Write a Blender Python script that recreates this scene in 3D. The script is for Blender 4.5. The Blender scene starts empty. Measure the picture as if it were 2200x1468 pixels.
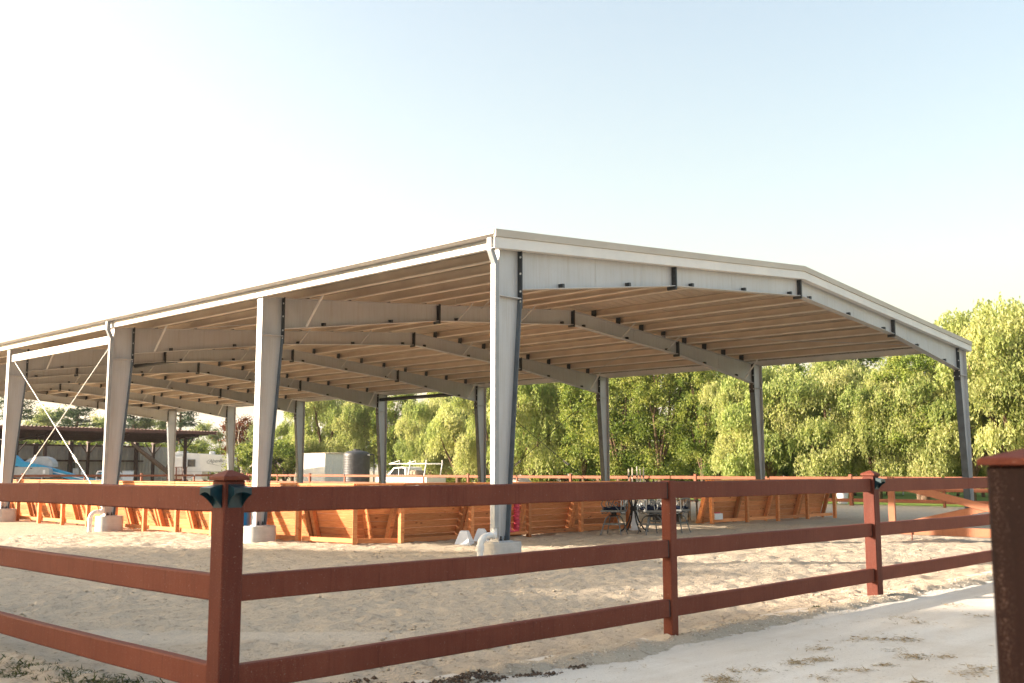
import bpy, math, random
import numpy as np
from mathutils import Matrix, Vector, Euler

R = math.radians
SC = bpy.context.scene
COL = SC.collection
random.seed(7)
RNG = np.random.default_rng(7)

# ------------------------------------------------------------------ camera
# +X runs along the gable end of the pavilion, +Y along its long side
AZ = R(43.85)                       # the view turns this far left of +X
PITCH = math.atan(278.0 / 2230.0)
FX, FY = math.cos(AZ), math.sin(AZ)
CAM_H = 1.45
cam = bpy.data.cameras.new('camera')
cam.sensor_width = 36.0
cam.lens = 36.0 * 2230.0 / 2200.0
cam.clip_start = 0.05
cam.clip_end = 9000
cam.dof.use_dof = True
cam.dof.focus_distance = 15.0
cam.dof.aperture_fstop = 4.5
cam_o = bpy.data.objects.new('camera', cam)
COL.objects.link(cam_o)
_f = Vector((FX * math.cos(PITCH), FY * math.cos(PITCH), math.sin(PITCH)))
_r = Vector((FY, -FX, 0))
_u = _r.cross(_f)
cam_o.matrix_world = Matrix(((_r.x, _u.x, -_f.x, 0), (_r.y, _u.y, -_f.y, 0), (_r.z, _u.z, -_f.z, CAM_H), (0, 0, 0, 1)))
SC.camera = cam_o

# ------------------------------------------------------------------ sky, sun, exposure
SUN_EL = R(16.5)
SUN_DIR = Vector((-FY * math.cos(SUN_EL), FX * math.cos(SUN_EL), math.sin(SUN_EL)))   # towards the sun
world = bpy.data.worlds.new('World')
SC.world = world
world.use_nodes = True
wn = world.node_tree
for n in list(wn.nodes):
    wn.nodes.remove(n)
sky = wn.nodes.new('ShaderNodeTexSky')
sky.sky_type = 'NISHITA'
sky.sun_disc = False
sky.sun_elevation = SUN_EL
sky.sun_rotation = math.atan2(SUN_DIR.x, SUN_DIR.y)
sky.air_density = 1.35
sky.dust_density = 4.4
sky.ozone_density = 0.3
bg = wn.nodes.new('ShaderNodeBackground')
bg.inputs['Strength'].default_value = 0.098
wo = wn.nodes.new('ShaderNodeOutputWorld')
wn.links.new(sky.outputs[0], bg.inputs[0])
wn.links.new(bg.outputs[0], wo.inputs[0])

sun = bpy.data.lights.new('sun', 'SUN')
sun.energy = 5.0
sun.angle = R(0.55)
sun.color = (1.0, 0.86, 0.70)
sun_o = bpy.data.objects.new('sun', sun)
COL.objects.link(sun_o)
sun_o.rotation_euler = SUN_DIR.to_track_quat('Z', 'Y').to_euler()

SC.view_settings.view_transform = 'Standard'
SC.view_settings.look = 'None'
SC.view_settings.gamma = 1.0
SC.view_settings.use_curve_mapping = False
SC.view_settings.exposure = 1.95
SC.render.engine = 'CYCLES'
SC.cycles.use_denoising = True
SC.cycles.max_bounces = 7
SC.cycles.diffuse_bounces = 4
SC.cycles.transparent_max_bounces = 8
SC.cycles.sample_clamp_indirect = 8.0


# ------------------------------------------------------------------ helpers
def at(px, d, z=0.0):
    """point at view azimuth of column px (2200 wide) and forward distance d metres"""
    lat = (px - 1100.0) / 2247.0 * d
    return Vector((FX * d + FY * lat, FY * d - FX * lat, z))


class MB:
    def __init__(s):
        s.v, s.f, s.m = [], [], []

    def add(s, v, f, mi=0):
        o = len(s.v)
        s.v.extend([tuple(p) for p in v])
        s.f.extend([tuple(i + o for i in q) for q in f])
        s.m.extend([mi] * len(f))
        return s

    def box(s, lo, hi, mat=None, mi=0):
        x0, y0, z0 = lo
        x1, y1, z1 = hi
        v = [Vector(p) for p in ((x0, y0, z0), (x1, y0, z0), (x1, y1, z0), (x0, y1, z0), (x0, y0, z1), (x1, y0, z1), (x1, y1, z1), (x0, y1, z1))]
        if mat:
            v = [mat @ p for p in v]
        return s.add(v, ((0, 3, 2, 1), (4, 5, 6, 7), (0, 1, 5, 4), (1, 2, 6, 5), (2, 3, 7, 6), (3, 0, 4, 7)), mi)

    def cbox(s, lo, hi, c=0.01, mat=None, mi=0):
        """box with chamfered edges"""
        cx, cy, cz = [(a + b) / 2 for a, b in zip(lo, hi)]
        hx, hy, hz = [abs(b - a) / 2 for a, b in zip(lo, hi)]
        c = min(c, hx * .9, hy * .9, hz * .9)
        v = []
        idx = {}
        for sx in (-1, 1):
            for sy in (-1, 1):
                for sz in (-1, 1):
                    for k, (ax, ay, az) in enumerate(((0, 1, 1), (1, 0, 1), (1, 1, 0))):
                        idx[(sx, sy, sz, k)] = len(v)
                        v.append(Vector((cx + sx * (hx - c * ax), cy + sy * (hy - c * ay), cz + sz * (hz - c * az))))
        f = []
        def q(a):
            f.append(a)
        for k in range(3):
            a, b = [(1, 2), (2, 0), (0, 1)][k]
            for sg in (-1, 1):
                ring = []
                for (i, j) in ((-1, -1), (1, -1), (1, 1), (-1, 1)):
                    t = [0, 0, 0]
                    t[k] = sg; t[a] = i; t[b] = j
                    ring.append(idx[(t[0], t[1], t[2], k)])
                q(ring if sg > 0 else ring[::-1])
        for k in range(3):           # edges along axis k
            a, b = [(1, 2), (2, 0), (0, 1)][k]
            for i in (-1, 1):
                for j in (-1, 1):
                    t0 = [0, 0, 0]; t1 = [0, 0, 0]
                    t0[k] = -1; t1[k] = 1
                    for t in (t0, t1):
                        t[a] = i; t[b] = j
                    r = [idx[(*t0, a)], idx[(*t1, a)], idx[(*t1, b)], idx[(*t0, b)]]
                    q(r if i * j < 0 else r[::-1])
        for sx in (-1, 1):
            for sy in (-1, 1):
                for sz in (-1, 1):
                    r = [idx[(sx, sy, sz, k)] for k in range(3)]
                    q(r if sx * sy * sz > 0 else r[::-1])
        if mat:
            v = [mat @ p for p in v]
        return s.add(v, f, mi)

    def prism(s, poly, axis, a, b, mat=None, mi=0):
        """extrude a 2-D polygon; axis 'y': poly in (x,z); 'x': (y,z); 'z': (x,y)"""
        def P(p, t):
            if axis == 'y':
                return Vector((p[0], t, p[1]))
            if axis == 'x':
                return Vector((t, p[0], p[1]))
            return Vector((p[0], p[1], t))
        n = len(poly)
        v = [P(p, a) for p in poly] + [P(p, b) for p in poly]
        if mat:
            v = [mat @ p for p in v]
        f = [tuple(range(n))[::-1], tuple(range(n, 2 * n))] + [(i, (i + 1) % n, n + (i + 1) % n, n + i) for i in range(n)]
        return s.add(v, f, mi)

    def tube(s, pts, rad, n=8, caps=True, mi=0):
        pts = [Vector(p) for p in pts]
        rr = rad if isinstance(rad, (list, tuple)) else [rad] * len(pts)
        t0 = (pts[1] - pts[0]).normalized()
        up = Vector((0, 0, 1)) if abs(t0.z) < .9 else Vector((1, 0, 0))
        a = t0.cross(up).normalized()
        v, f = [], []
        for i, p in enumerate(pts):
            if i == 0:
                t = t0
            elif i == len(pts) - 1:
                t = (pts[-1] - pts[-2]).normalized()
            else:
                t = ((pts[i + 1] - p).normalized() + (p - pts[i - 1]).normalized())
                t = t.normalized() if t.length > 1e-6 else t0
            a = (a - t * a.dot(t))
            a = a.normalized() if a.length > 1e-6 else t.orthogonal().normalized()
            b = t.cross(a)
            for k in range(n):
                an = 2 * math.pi * k / n
                v.append(p + (a * math.cos(an) + b * math.sin(an)) * rr[i])
        for i in range(len(pts) - 1):
            for k in range(n):
                k2 = (k + 1) % n
                f.append((i * n + k, i * n + k2, (i + 1) * n + k2, (i + 1) * n + k))
        if caps:
            f.append(tuple(range(n))[::-1])
            f.append(tuple((len(pts) - 1) * n + k for k in range(n)))
        return s.add(v, f, mi)

    def lathe(s, prof, n=16, c=(0, 0, 0), mi=0):
        v, f = [], []
        for r, z in prof:
            for k in range(n):
                an = 2 * math.pi * k / n
                v.append((c[0] + r * math.cos(an), c[1] + r * math.sin(an), c[2] + z))
        for i in range(len(prof) - 1):
            for k in range(n):
                k2 = (k + 1) % n
                f.append((i * n + k, i * n + k2, (i + 1) * n + k2, (i + 1) * n + k))
        f.append(tuple(range(n))[::-1])
        f.append(tuple((len(prof) - 1) * n + k for k in range(n)))
        return s.add(v, f, mi)

    def mesh(s, name, mats, smooth=None):
        me = bpy.data.meshes.new(name)
        me.from_pydata([tuple(p) for p in s.v], [], s.f)
        if not isinstance(mats, (list, tuple)):
            mats = [mats]
        for m in mats:
            me.materials.append(m)
        if any(s.m):
            me.polygons.foreach_set('material_index', s.m)
        me.update()
        if smooth is not None:
            me.polygons.foreach_set('use_smooth', [True] * len(me.polygons))
            me.set_sharp_from_angle(angle=R(smooth))
        return me


def link(name, data, parent=None, loc=(0, 0, 0), rot=(0, 0, 0), scale=(1, 1, 1), kind=None):
    o = bpy.data.objects.new(name, data)
    COL.objects.link(o)
    o.parent = parent
    o.location = loc
    o.rotation_euler = rot
    o.scale = scale
    if kind:
        o['kind'] = kind
    return o


def thing(name, label, cat, loc=(0, 0, 0), rz=0.0, group=None, data=None, scale=(1, 1, 1)):
    o = link(name, data, None, loc, (0, 0, rz), scale)
    o['label'] = label
    o['category'] = cat
    if group:
        o['group'] = group
    return o


def frame_mat(p, q, roll_up=(0, 0, 1)):
    """matrix with local X along p->q, origin p; also length"""
    p, q = Vector(p), Vector(q)
    x = (q - p).normalized()
    u = Vector(roll_up)
    y = u.cross(x).normalized()
    z = x.cross(y)
    return Matrix(((x.x, y.x, z.x, p.x), (x.y, y.y, z.y, p.y), (x.z, y.z, z.z, p.z), (0, 0, 0, 1))), (q - p).length


# ------------------------------------------------------------------ materials
MATS = {}


class NT:
    def __init__(s, name):
        s.m = bpy.data.materials.new(name)
        s.m.use_nodes = True
        s.t = s.m.node_tree
        s.b = s.t.nodes['Principled BSDF']
        s.out = s.t.nodes['Material Output']
        MATS[name] = s.m

    def n(s, typ, **kw):
        nd = s.t.nodes.new(typ)
        for k, v in kw.items():
            if k.startswith('i_'):
                nd.inputs[k[2:].replace('_', ' ')].default_value = v
            else:
                setattr(nd, k, v)
        return nd

    def l(s, a, b):
        s.t.links.new(a, b)

    def coords(s, which='Object', scale=(1, 1, 1)):
        tc = s.n('ShaderNodeTexCoord')
        mp = s.n('ShaderNodeMapping')
        mp.inputs['Scale'].default_value = scale
        s.l(tc.outputs[which], mp.inputs[0])
        return mp.outputs[0]

    def noise(s, vec, scale, detail=4, rough=.55, lo=.35, hi=.65, dist=0.0):
        nz = s.n('ShaderNodeTexNoise')
        nz.inputs['Scale'].default_value = scale
        nz.inputs['Detail'].default_value = detail
        nz.inputs['Roughness'].default_value = rough
        nz.inputs['Distortion'].default_value = dist
        s.l(vec, nz.inputs['Vector'])
        mr = s.n('ShaderNodeMapRange')
        mr.inputs['From Min'].default_value = lo
        mr.inputs['From Max'].default_value = hi
        s.l(nz.outputs['Fac'], mr.inputs['Value'])
        return mr.outputs[0]

    def mix(s, fac, a, b, mode='MIX'):
        mx = s.n('ShaderNodeMix', data_type='RGBA', blend_type=mode)
        if isinstance(fac, (int, float)):
            mx.inputs[0].default_value = fac
        else:
            s.l(fac, mx.inputs[0])
        for k, c in ((6, a), (7, b)):
            if isinstance(c, tuple):
                mx.inputs[k].default_value = (*c, 1) if len(c) == 3 else c
            else:
                s.l(c, mx.inputs[k])
        return mx.outputs[2]

    def math(s, op, a, b=0.0):
        m = s.n('ShaderNodeMath', operation=op)
        for k, c in ((0, a), (1, b)):
            if isinstance(c, (int, float)):
                m.inputs[k].default_value = c
            else:
                s.l(c, m.inputs[k])
        return m.outputs[0]

    def base(s, c, rough=.6, metal=0.0, spec=.4):
        if isinstance(c, tuple):
            s.b.inputs['Base Color'].default_value = (*c, 1)
        else:
            s.l(c, s.b.inputs['Base Color'])
        if isinstance(rough, (int, float)):
            s.b.inputs['Roughness'].default_value = rough
        else:
            s.l(rough, s.b.inputs['Roughness'])
        s.b.inputs['Metallic'].default_value = metal
        s.b.inputs['Specular IOR Level'].default_value = spec
        return s.m

    def bump(s, h, strength=.3, dist=.01):
        bp = s.n('ShaderNodeBump')
        bp.inputs['Strength'].default_value = strength
        bp.inputs['Distance'].default_value = dist
        s.l(h, bp.inputs['Height'])
        s.l(bp.outputs[0], s.b.inputs['Normal'])


def rnd(t):
    oi = t.n('ShaderNodeObjectInfo')
    return oi.outputs['Random']


def m_simple(name, c, rough=.6, metal=0.0, var=.15, scale=6.0, spec=.4):
    t = NT(name)
    v = t.coords()
    k = t.noise(v, scale, 5)
    d = tuple(x * (1 - var) for x in c)
    e = tuple(min(1, x * (1 + var)) for x in c)
    return t.base(t.mix(k, d, e), rough, metal, spec)


# fence: rust-brown composite with fine speckle, streaks and dry patches
def m_fence(name, c, c2):
    t = NT(name)
    tc = t.n('ShaderNodeTexCoord')
    oi = t.n('ShaderNodeObjectInfo')
    vm = t.n('ShaderNodeVectorMath', operation='ADD')
    t.l(tc.outputs['Object'], vm.inputs[0])
    t.l(oi.outputs['Location'], vm.inputs[1])
    v = vm.outputs[0]
    big = t.noise(v, 1.7, 6, .6, .38, .66)
    fine = t.noise(v, 130, 3, .7, .35, .7)
    stre = t.noise(t.coords('Object', (9, 9, .8)), 3, 4, .6, .45, .75)
    col = t.mix(big, c, c2)
    col = t.mix(t.math('MULTIPLY', fine, .55), col, tuple(x * .55 for x in c))
    dust = t.math('MULTIPLY', stre, t.math('MULTIPLY', t.noise(v, 260, 2, .6, .55, .7), .5))
    col = t.mix(dust, col, (.42, .25, .19))
    rain = t.math('MULTIPLY', t.noise(t.coords('Object', (14, 14, .7)), 3, 3, .6, .58, .72), .45)
    col = t.mix(rain, col, tuple(x * .42 for x in c))
    speck = t.noise(v, 75, 2, .5, .68, .73)
    col = t.mix(t.math('MULTIPLY', speck, .35), col, (.33, .22, .19))
    t.base(col, .66, 0, .22)
    t.bump(t.noise(v, 160, 4, .7, .2, .8), .35, .002)
    return t.m


m_fence('fence_brown', (.148, .034, .018), (.190, .050, .027))
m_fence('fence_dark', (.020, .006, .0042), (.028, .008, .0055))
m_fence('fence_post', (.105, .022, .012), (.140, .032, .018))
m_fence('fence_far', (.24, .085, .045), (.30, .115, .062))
m_fence('gate_wood', (.33, .135, .075), (.40, .17, .095))
m_simple('bracket_dark', (.02, .017, .017), .5)
m_simple('light_plastic', (.003, .024, .034), .28, 0, .2, 30, .5)
m_simple('light_lens', (.02, .025, .03), .2)

# painted grey steel
t = NT('steel')
v = t.coords()
k = t.noise(v, .9, 6, .6, .35, .7)
fine = t.noise(v, 60, 3, .7, .3, .7)
st = t.noise(t.coords('Object', (7, 7, .30)), 3.0, 5, .65, .48, .74)
col = t.mix(k, (.45, .46, .475), (.525, .535, .55))
col = t.mix(t.math('MULTIPLY', fine, .22), col, (.345, .345, .35))
col = t.mix(t.math('MULTIPLY', st, .42), col, (.33, .285, .24))
t.base(col, .5, .15, .45)
t.bump(fine, .08, .002)
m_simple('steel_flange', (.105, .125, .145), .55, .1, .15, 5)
m_simple('downspout_grey', (.30, .315, .33), .45, .1, .1, 4)
m_simple('steel_dark', (.045, .05, .055), .5, .3)
t = NT('steel_white')
v = t.coords()
t.base(t.mix(t.noise(v, 1.5, 6, .6, .35, .7), (.62, .62, .61), (.72, .71, .69)), .45, 0, .45)
t = NT('trim_tan')
v = t.coords()
t.base(t.mix(t.noise(v, .7, 6, .6, .35, .7), (.40, .355, .30), (.47, .43, .37)), .42, .1, .45)
m_simple('gutter_grey', (.155, .14, .125), .45, .1, .12, 2)
t = NT('roof_sheet')
v = t.coords()
k = t.noise(t.coords('Object', (1, .6, 1)), .6, 6, .65, .3, .72)
col = t.mix(k, (.43, .365, .30), (.53, .46, .385))
hsv = t.n('ShaderNodeHueSaturation')
mr = t.n('ShaderNodeMapRange')
mr.inputs['To Min'].default_value = .9
mr.inputs['To Max'].default_value = 1.08
t.l(rnd(t), mr.inputs['Value'])
t.l(mr.outputs[0], hsv.inputs['Value'])
t.l(col, hsv.inputs['Color'])
t.base(hsv.outputs[0], .5, .1, .4)

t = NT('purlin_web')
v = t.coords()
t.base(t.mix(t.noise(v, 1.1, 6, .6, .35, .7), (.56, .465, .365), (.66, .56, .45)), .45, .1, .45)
t = NT('purlin_lip_lit')  # brighter flange and lip: the light they catch is put into the colour
v = t.coords()
t.base(t.mix(t.noise(v, 1.1, 6, .6, .35, .7), (.72, .65, .56), (.80, .74, .66)), .45, .1, .45)

# concrete
t = NT('concrete')
v = t.coords()
k = t.noise(v, 5, 8, .65, .3, .7)
lay = t.noise(t.coords('Object', (.6, .6, 9)), 3, 4, .6, .4, .7)
col = t.mix(k, (.43, .41, .38), (.56, .54, .51))
col = t.mix(t.math('MULTIPLY', lay, .3), col, (.35, .33, .30))
t.base(col, .85, 0, .2)
t.bump(t.noise(v, 60, 5, .7), .3, .004)
m_simple('pvc_white', (.74, .73, .71), .4, 0, .06, 12)


# redwood boards
def m_wood(name, a, b, dark):
    t = NT(name)
    tc = t.n('ShaderNodeTexCoord')
    oi = t.n('ShaderNodeObjectInfo')
    sh = t.n('ShaderNodeVectorMath', operation='SCALE')
    cmb = t.n('ShaderNodeCombineXYZ')
    t.l(oi.outputs['Random'], cmb.inputs[0])
    t.l(oi.outputs['Random'], cmb.inputs[2])
    t.l(cmb.outputs[0], sh.inputs[0])
    sh.inputs['Scale'].default_value = 37.0
    ad = t.n('ShaderNodeVectorMath', operation='ADD')
    t.l(tc.outputs['Object'], ad.inputs[0])
    t.l(sh.outputs[0], ad.inputs[1])
    mp = t.n('ShaderNodeMapping')
    mp.inputs['Scale'].default_value = (1.2, 14, 14)
    t.l(ad.outputs[0], mp.inputs[0])
    grain = t.noise(mp.outputs[0], 2.2, 6, .6, .35, .68, 1.2)
    vor = t.n('ShaderNodeTexVoronoi')
    mp2 = t.n('ShaderNodeMapping')
    mp2.inputs['Scale'].default_value = (3.2, 6, 6)
    t.l(ad.outputs[0], mp2.inputs[0])
    t.l(mp2.outputs[0], vor.inputs['Vector'])
    vor.inputs['Scale'].default_value = 1.0
    kn = t.n('ShaderNodeMapRange')
    kn.inputs['From Min'].default_value = .16
    kn.inputs['From Max'].default_value = .07
    t.l(vor.outputs['Distance'], kn.inputs['Value'])
    col = t.mix(grain, a, b)
    pick = t.n('ShaderNodeMapRange')
    pick.inputs['To Min'].default_value = .60
    pick.inputs['To Max'].default_value = 1.22
    t.l(oi.outputs['Random'], pick.inputs['Value'])
    hs = t.n('ShaderNodeHueSaturation')
    t.l(pick.outputs[0], hs.inputs['Value'])
    t.l(col, hs.inputs['Color'])
    col = t.mix(t.math('MULTIPLY', kn.outputs[0], .85), hs.outputs[0], dark)
    t.base(col, .7, 0, .25)
    t.bump(grain, .2, .003)
    return t.m


m_wood('redwood', (.55, .190, .070), (.73, .315, .128), (.19, .052, .020))
m_wood('grey_wood', (.22, .17, .12), (.32, .26, .19), (.08, .05, .03))
m_wood('deck_brown', (.16, .05, .03), (.22, .075, .045), (.05, .02, .012))

# sand footing
t = NT('sand')
v = t.coords()
sx = t.n('ShaderNodeSeparateXYZ')
t.l(v, sx.inputs[0])
dl = t.math('ADD', t.math('ADD', sx.outputs[1], -8.5), t.math('MULTIPLY', t.math('ADD', sx.outputs[0], -4.74), 1.04))
dl = t.math('ABSOLUTE', t.math('ADD', dl, t.math('MULTIPLY', t.math('ADD', t.noise(v, .9, 4, .6, 0, 1), -.5), 1.1)))
la = t.math('SUBTRACT', t.math('MULTIPLY', sx.outputs[0], .692), t.math('MULTIPLY', sx.outputs[1], .7218))
def ramp(x, lo, hi):
    r_ = t.n('ShaderNodeMapRange')
    r_.inputs['From Min'].default_value = lo
    r_.inputs['From Max'].default_value = hi
    t.l(x, r_.inputs['Value'])
    return r_.outputs[0]
swept = t.math('MULTIPLY', t.math('MULTIPLY', ramp(dl, .60, .25), ramp(la, -5.2, -3.8)), ramp(la, -.4, -1.4))
keep_ = t.math('SUBTRACT', 1.0, t.math('MULTIPLY', swept, .8))
big = t.noise(v, .16, 5, .6, .35, .68)
mid = t.noise(v, 2.2, 6, .65, .36, .66)
cl = t.noise(v, 11, 6, .7, .53, .67)
fine = t.noise(v, 70, 4, .7, .3, .7)
col = t.mix(big, (.55, .462, .350), (.62, .53, .415))
col = t.mix(t.math('MULTIPLY', mid, .40), col, (.40, .325, .25))
col = t.mix(t.math('MULTIPLY', swept, .45), col, (.68, .61, .51))
col = t.mix(t.math('MULTIPLY', t.math('MULTIPLY', cl, .62), keep_), col, (.20, .155, .115))
col = t.mix(t.math('MULTIPLY', fine, .24), col, (.30, .25, .195))
bits = t.noise(v, 26, 4, .65, .63, .70)
col = t.mix(t.math('MULTIPLY', t.math('MULTIPLY', bits, .75), keep_), col, (.17, .13, .095))
t.base(col, .95, 0, .1)
h = t.math('ADD', t.math('MULTIPLY', t.noise(v, 9, 6, .7, .2, .8), 1.0), t.math('MULTIPLY', t.noise(v, 45, 4, .7, .2, .8), .35))
t.bump(h, .8, .035)

# compacted decomposed-granite lane
t = NT('lane')
v = t.coords()
big = t.noise(v, .35, 6, .6, .35, .68)
mid = t.noise(v, 3.0, 6, .65, .55, .74)
fine = t.noise(v, 90, 4, .75, .3, .7)
col = t.mix(big, (.72, .665, .58), (.80, .75, .67))
col = t.mix(t.math('MULTIPLY', mid, .45), col, (.56, .45, .325))
col = t.mix(t.math('MULTIPLY', fine, .5), col, (.44, .38, .32))
trk = t.noise(t.coords('Object', (.22, 2.6, 1)), 1.0, 5, .6, .42, .66)
col = t.mix(t.math('MULTIPLY', trk, .42), col, (.50, .42, .33))
blot = t.noise(v, 1.1, 7, .7, .50, .66)
col = t.mix(t.math('MULTIPLY', blot, .35), col, (.52, .44, .345))
sp = t.noise(v, 42, 3, .6, .64, .72)
col = t.mix(t.math('MULTIPLY', sp, .6), col, (.22, .17, .12))
t.base(col, .92, 0, .15)
t.bump(t.math('ADD', t.noise(v, 5, 6, .7, .2, .8), t.math('MULTIPLY', t.noise(v, 80, 4, .7, .2, .8), .3)), .4, .012)

# wide ground
t = NT('earth')
v = t.coords()
big = t.noise(v, .05, 6, .6, .35, .65)
mid = t.noise(v, 1.5, 6, .65, .35, .7)
col = t.mix(big, (.42, .35, .27), (.36, .32, .22))
col = t.mix(t.math('MULTIPLY', mid, .4), col, (.27, .22, .15))
t.base(col, .95, 0, .1)
t.bump(mid, .5, .03)
t = NT('lawn')
v = t.coords()
col = t.mix(t.noise(v, 1.2, 6, .7, .35, .7), (.10, .16, .035), (.19, .25, .06))
t.base(col, .9, 0, .1)
t.bump(t.noise(v, 25, 5, .7), .6, .04)
m_simple('hill_far', (.16, .17, .12), .95, 0, .2, .01)


def m_leaf(name, a, b, c, trans=.35):
    t = NT(name)
    at_ = t.n('ShaderNodeAttribute', attribute_name='tint')
    oi = t.n('ShaderNodeObjectInfo')
    rp = t.n('ShaderNodeValToRGB')
    e = rp.color_ramp.elements
    e[0].position = 0.0; e[0].color = (*a, 1)
    e[1].position = 1.0; e[1].color = (*c, 1)
    m = e.new(.5); m.color = (*b, 1)
    t.l(at_.outputs['Fac'], rp.inputs[0])
    hs = t.n('ShaderNodeHueSaturation')
    mr = t.n('ShaderNodeMapRange')
    mr.inputs['To Min'].default_value = .85
    mr.inputs['To Max'].default_value = 1.12
    t.l(oi.outputs['Random'], mr.inputs['Value'])
    t.l(mr.outputs[0], hs.inputs['Value'])
    t.l(rp.outputs[0], hs.inputs['Color'])
    t.base(hs.outputs[0], .55, 0, .25)
    tr = t.n('ShaderNodeBsdfTranslucent')
    hs2 = t.n('ShaderNodeHueSaturation')
    hs2.inputs['Value'].default_value = 1.25
    hs2.inputs['Saturation'].default_value = 1.1
    t.l(hs.outputs[0], hs2.inputs['Color'])
    t.l(hs2.outputs[0], tr.inputs[0])
    mx = t.n('ShaderNodeMixShader')
    mx.inputs[0].default_value = trans
    t.l(t.b.outputs[0], mx.inputs[1])
    t.l(tr.outputs[0], mx.inputs[2])
    t.l(mx.outputs[0], t.out.inputs['Surface'])
    return t.m


m_leaf('leaf_pepper', (.20, .265, .080), (.34, .375, .135), (.50, .485, .235), .48)
m_leaf('leaf_broad', (.10, .155, .034), (.215, .27, .060), (.37, .38, .11), .42)
m_leaf('leaf_pine', (.020, .045, .022), (.04, .075, .035), (.075, .11, .045), .2)
m_leaf('leaf_red', (.20, .055, .025), (.28, .09, .035), (.32, .16, .06), .3)
m_leaf('leaf_pale', (.16, .20, .085), (.24, .29, .12), (.36, .38, .17), .42)
m_leaf('weed', (.035, .045, .015), (.07, .085, .03), (.12, .12, .045), .2)
m_leaf('straw', (.22, .15, .07), (.32, .23, .12), (.42, .33, .19), .1)
t = NT('bark')
v = t.coords('Object', (3, 3, .8))
t.base(t.mix(t.noise(v, 4, 6, .7, .3, .7), (.085, .055, .04), (.20, .135, .095)), .9, 0, .1)
t.bump(t.noise(v, 6, 6, .7), .6, .03)

m_simple('stool_metal', (.15, .155, .155), .45, .35, .2, 20)
m_simple('iron_black', (.015, .015, .016), .45, .3)
m_simple('cushion_navy', (.008, .014, .035), .85, 0, .2, 20, .1)
m_simple('plastic_white', (.72, .73, .76), .4, 0, .05, 8)
m_simple('plastic_pink', (.62, .075, .13), .45, 0, .15, 14)
m_simple('barrel_blue', (.005, .20, .48), .35, 0, .1, 4)
m_simple('lift_blue', (.012, .28, .50), .4, 0, .15, 3)
m_simple('lift_grey', (.36, .37, .38), .5, 0, .12, 3)
m_simple('rubber', (.02, .02, .02), .8)
m_simple('shed_brown', (.050, .022, .020), .6, 0, .2, 3)
m_simple('shed_roof', (.11, .042, .034), .5, 0, .2, 2)
m_simple('shed_panel', (.38, .355, .33), .55, 0, .12, 2)
m_simple('rv_white', (.66, .67, .68), .35, 0, .06, 2)
m_simple('rv_grey', (.45, .46, .48), .4, 0, .06, 2)
m_simple('rv_text', (.16, .165, .175), .5)
m_simple('glass_dark', (.02, .022, .022), .08, 0, .2, 2, .6)
m_simple('container_white', (.72, .71, .68), .45, 0, .06, 2)
m_simple('tank_black', (.045, .046, .05), .5, 0, .25, 3)
m_simple('truck_white', (.74, .73, .71), .25, 0, .04, 2)
m_simple('mud', (.10, .066, .045), .9, 0, .35, 30)
m_simple('pale_stake', (.55, .47, .38), .8, 0, .2, 9)
m_simple('box_black', (.012, .012, .013), .5)
m_simple('mound_sand', (.55, .46, .36), .95, 0, .2, 3)
M = MATS

# ------------------------------------------------------------------ noise for terrain (numpy)
def vnoise(x, y, scale, seed):
    g = np.random.default_rng(seed).random((256, 256))
    u, w = x * scale, y * scale
    i, j = np.floor(u).astype(int), np.floor(w).astype(int)
    fu, fw = u - i, w - j
    fu = fu * fu * (3 - 2 * fu)
    fw = fw * fw * (3 - 2 * fw)
    a = g[i % 256, j % 256]; b = g[(i + 1) % 256, j % 256]
    c = g[i % 256, (j + 1) % 256]; d = g[(i + 1) % 256, (j + 1) % 256]
    return (a * (1 - fu) + b * fu) * (1 - fw) + (c * (1 - fu) + d * fu) * fw - .5


def grid_mesh(name, xs, ys, zf, mat, keep=None):
    X, Y = np.meshgrid(xs, ys, indexing='ij')
    Z = zf(X, Y)
    nx, ny = len(xs), len(ys)
    co = np.stack([X, Y, Z], -1).reshape(-1, 3)
    i = np.arange(nx - 1)[:, None] * ny + np.arange(ny - 1)[None, :]
    q = np.stack([i, i + ny, i + ny + 1, i + 1], -1).reshape(-1, 4)
    if keep is not None:
        cx = (X[:-1, :-1] + X[1:, 1:]) / 2
        cy = (Y[:-1, :-1] + Y[1:, 1:]) / 2
        q = q[keep(cx, cy).reshape(-1)]
    return quads_mesh(name, co, q, mat, smooth=True)


def quads_mesh(name, co, q, mat, smooth=False, tint=None):
    me = bpy.data.meshes.new(name)
    n = len(q)
    me.vertices.add(len(co))
    me.vertices.foreach_set('co', np.ascontiguousarray(co, dtype=np.float32).ravel())
    k = q.shape[1]
    me.loops.add(n * k)
    me.loops.foreach_set('vertex_index', np.ascontiguousarray(q, dtype=np.int32).ravel())
    me.polygons.add(n)
    me.polygons.foreach_set('loop_start', np.arange(0, n * k, k, dtype=np.int32))
    me.materials.append(mat)
    if smooth:
        me.polygons.foreach_set('use_smooth', np.ones(n, dtype=bool))
    me.update(calc_edges=True)
    if tint is not None:
        a = me.attributes.new('tint', 'FLOAT', 'FACE')
        a.data.foreach_set('value', np.ascontiguousarray(tint, dtype=np.float32))
    me.validate()
    return me


# ------------------------------------------------------------------ ground
g = MB()
g.add([(-3000, -3000, -.06), (4500, -3000, -.06), (4500, 4500, -.06), (-3000, 4500, -.06)], [(0, 1, 2, 3)])
link('ground', g.mesh('ground', M['earth']), kind='structure')

FENCE_X, FENCE_Y = 3.285, 5.46


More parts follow.
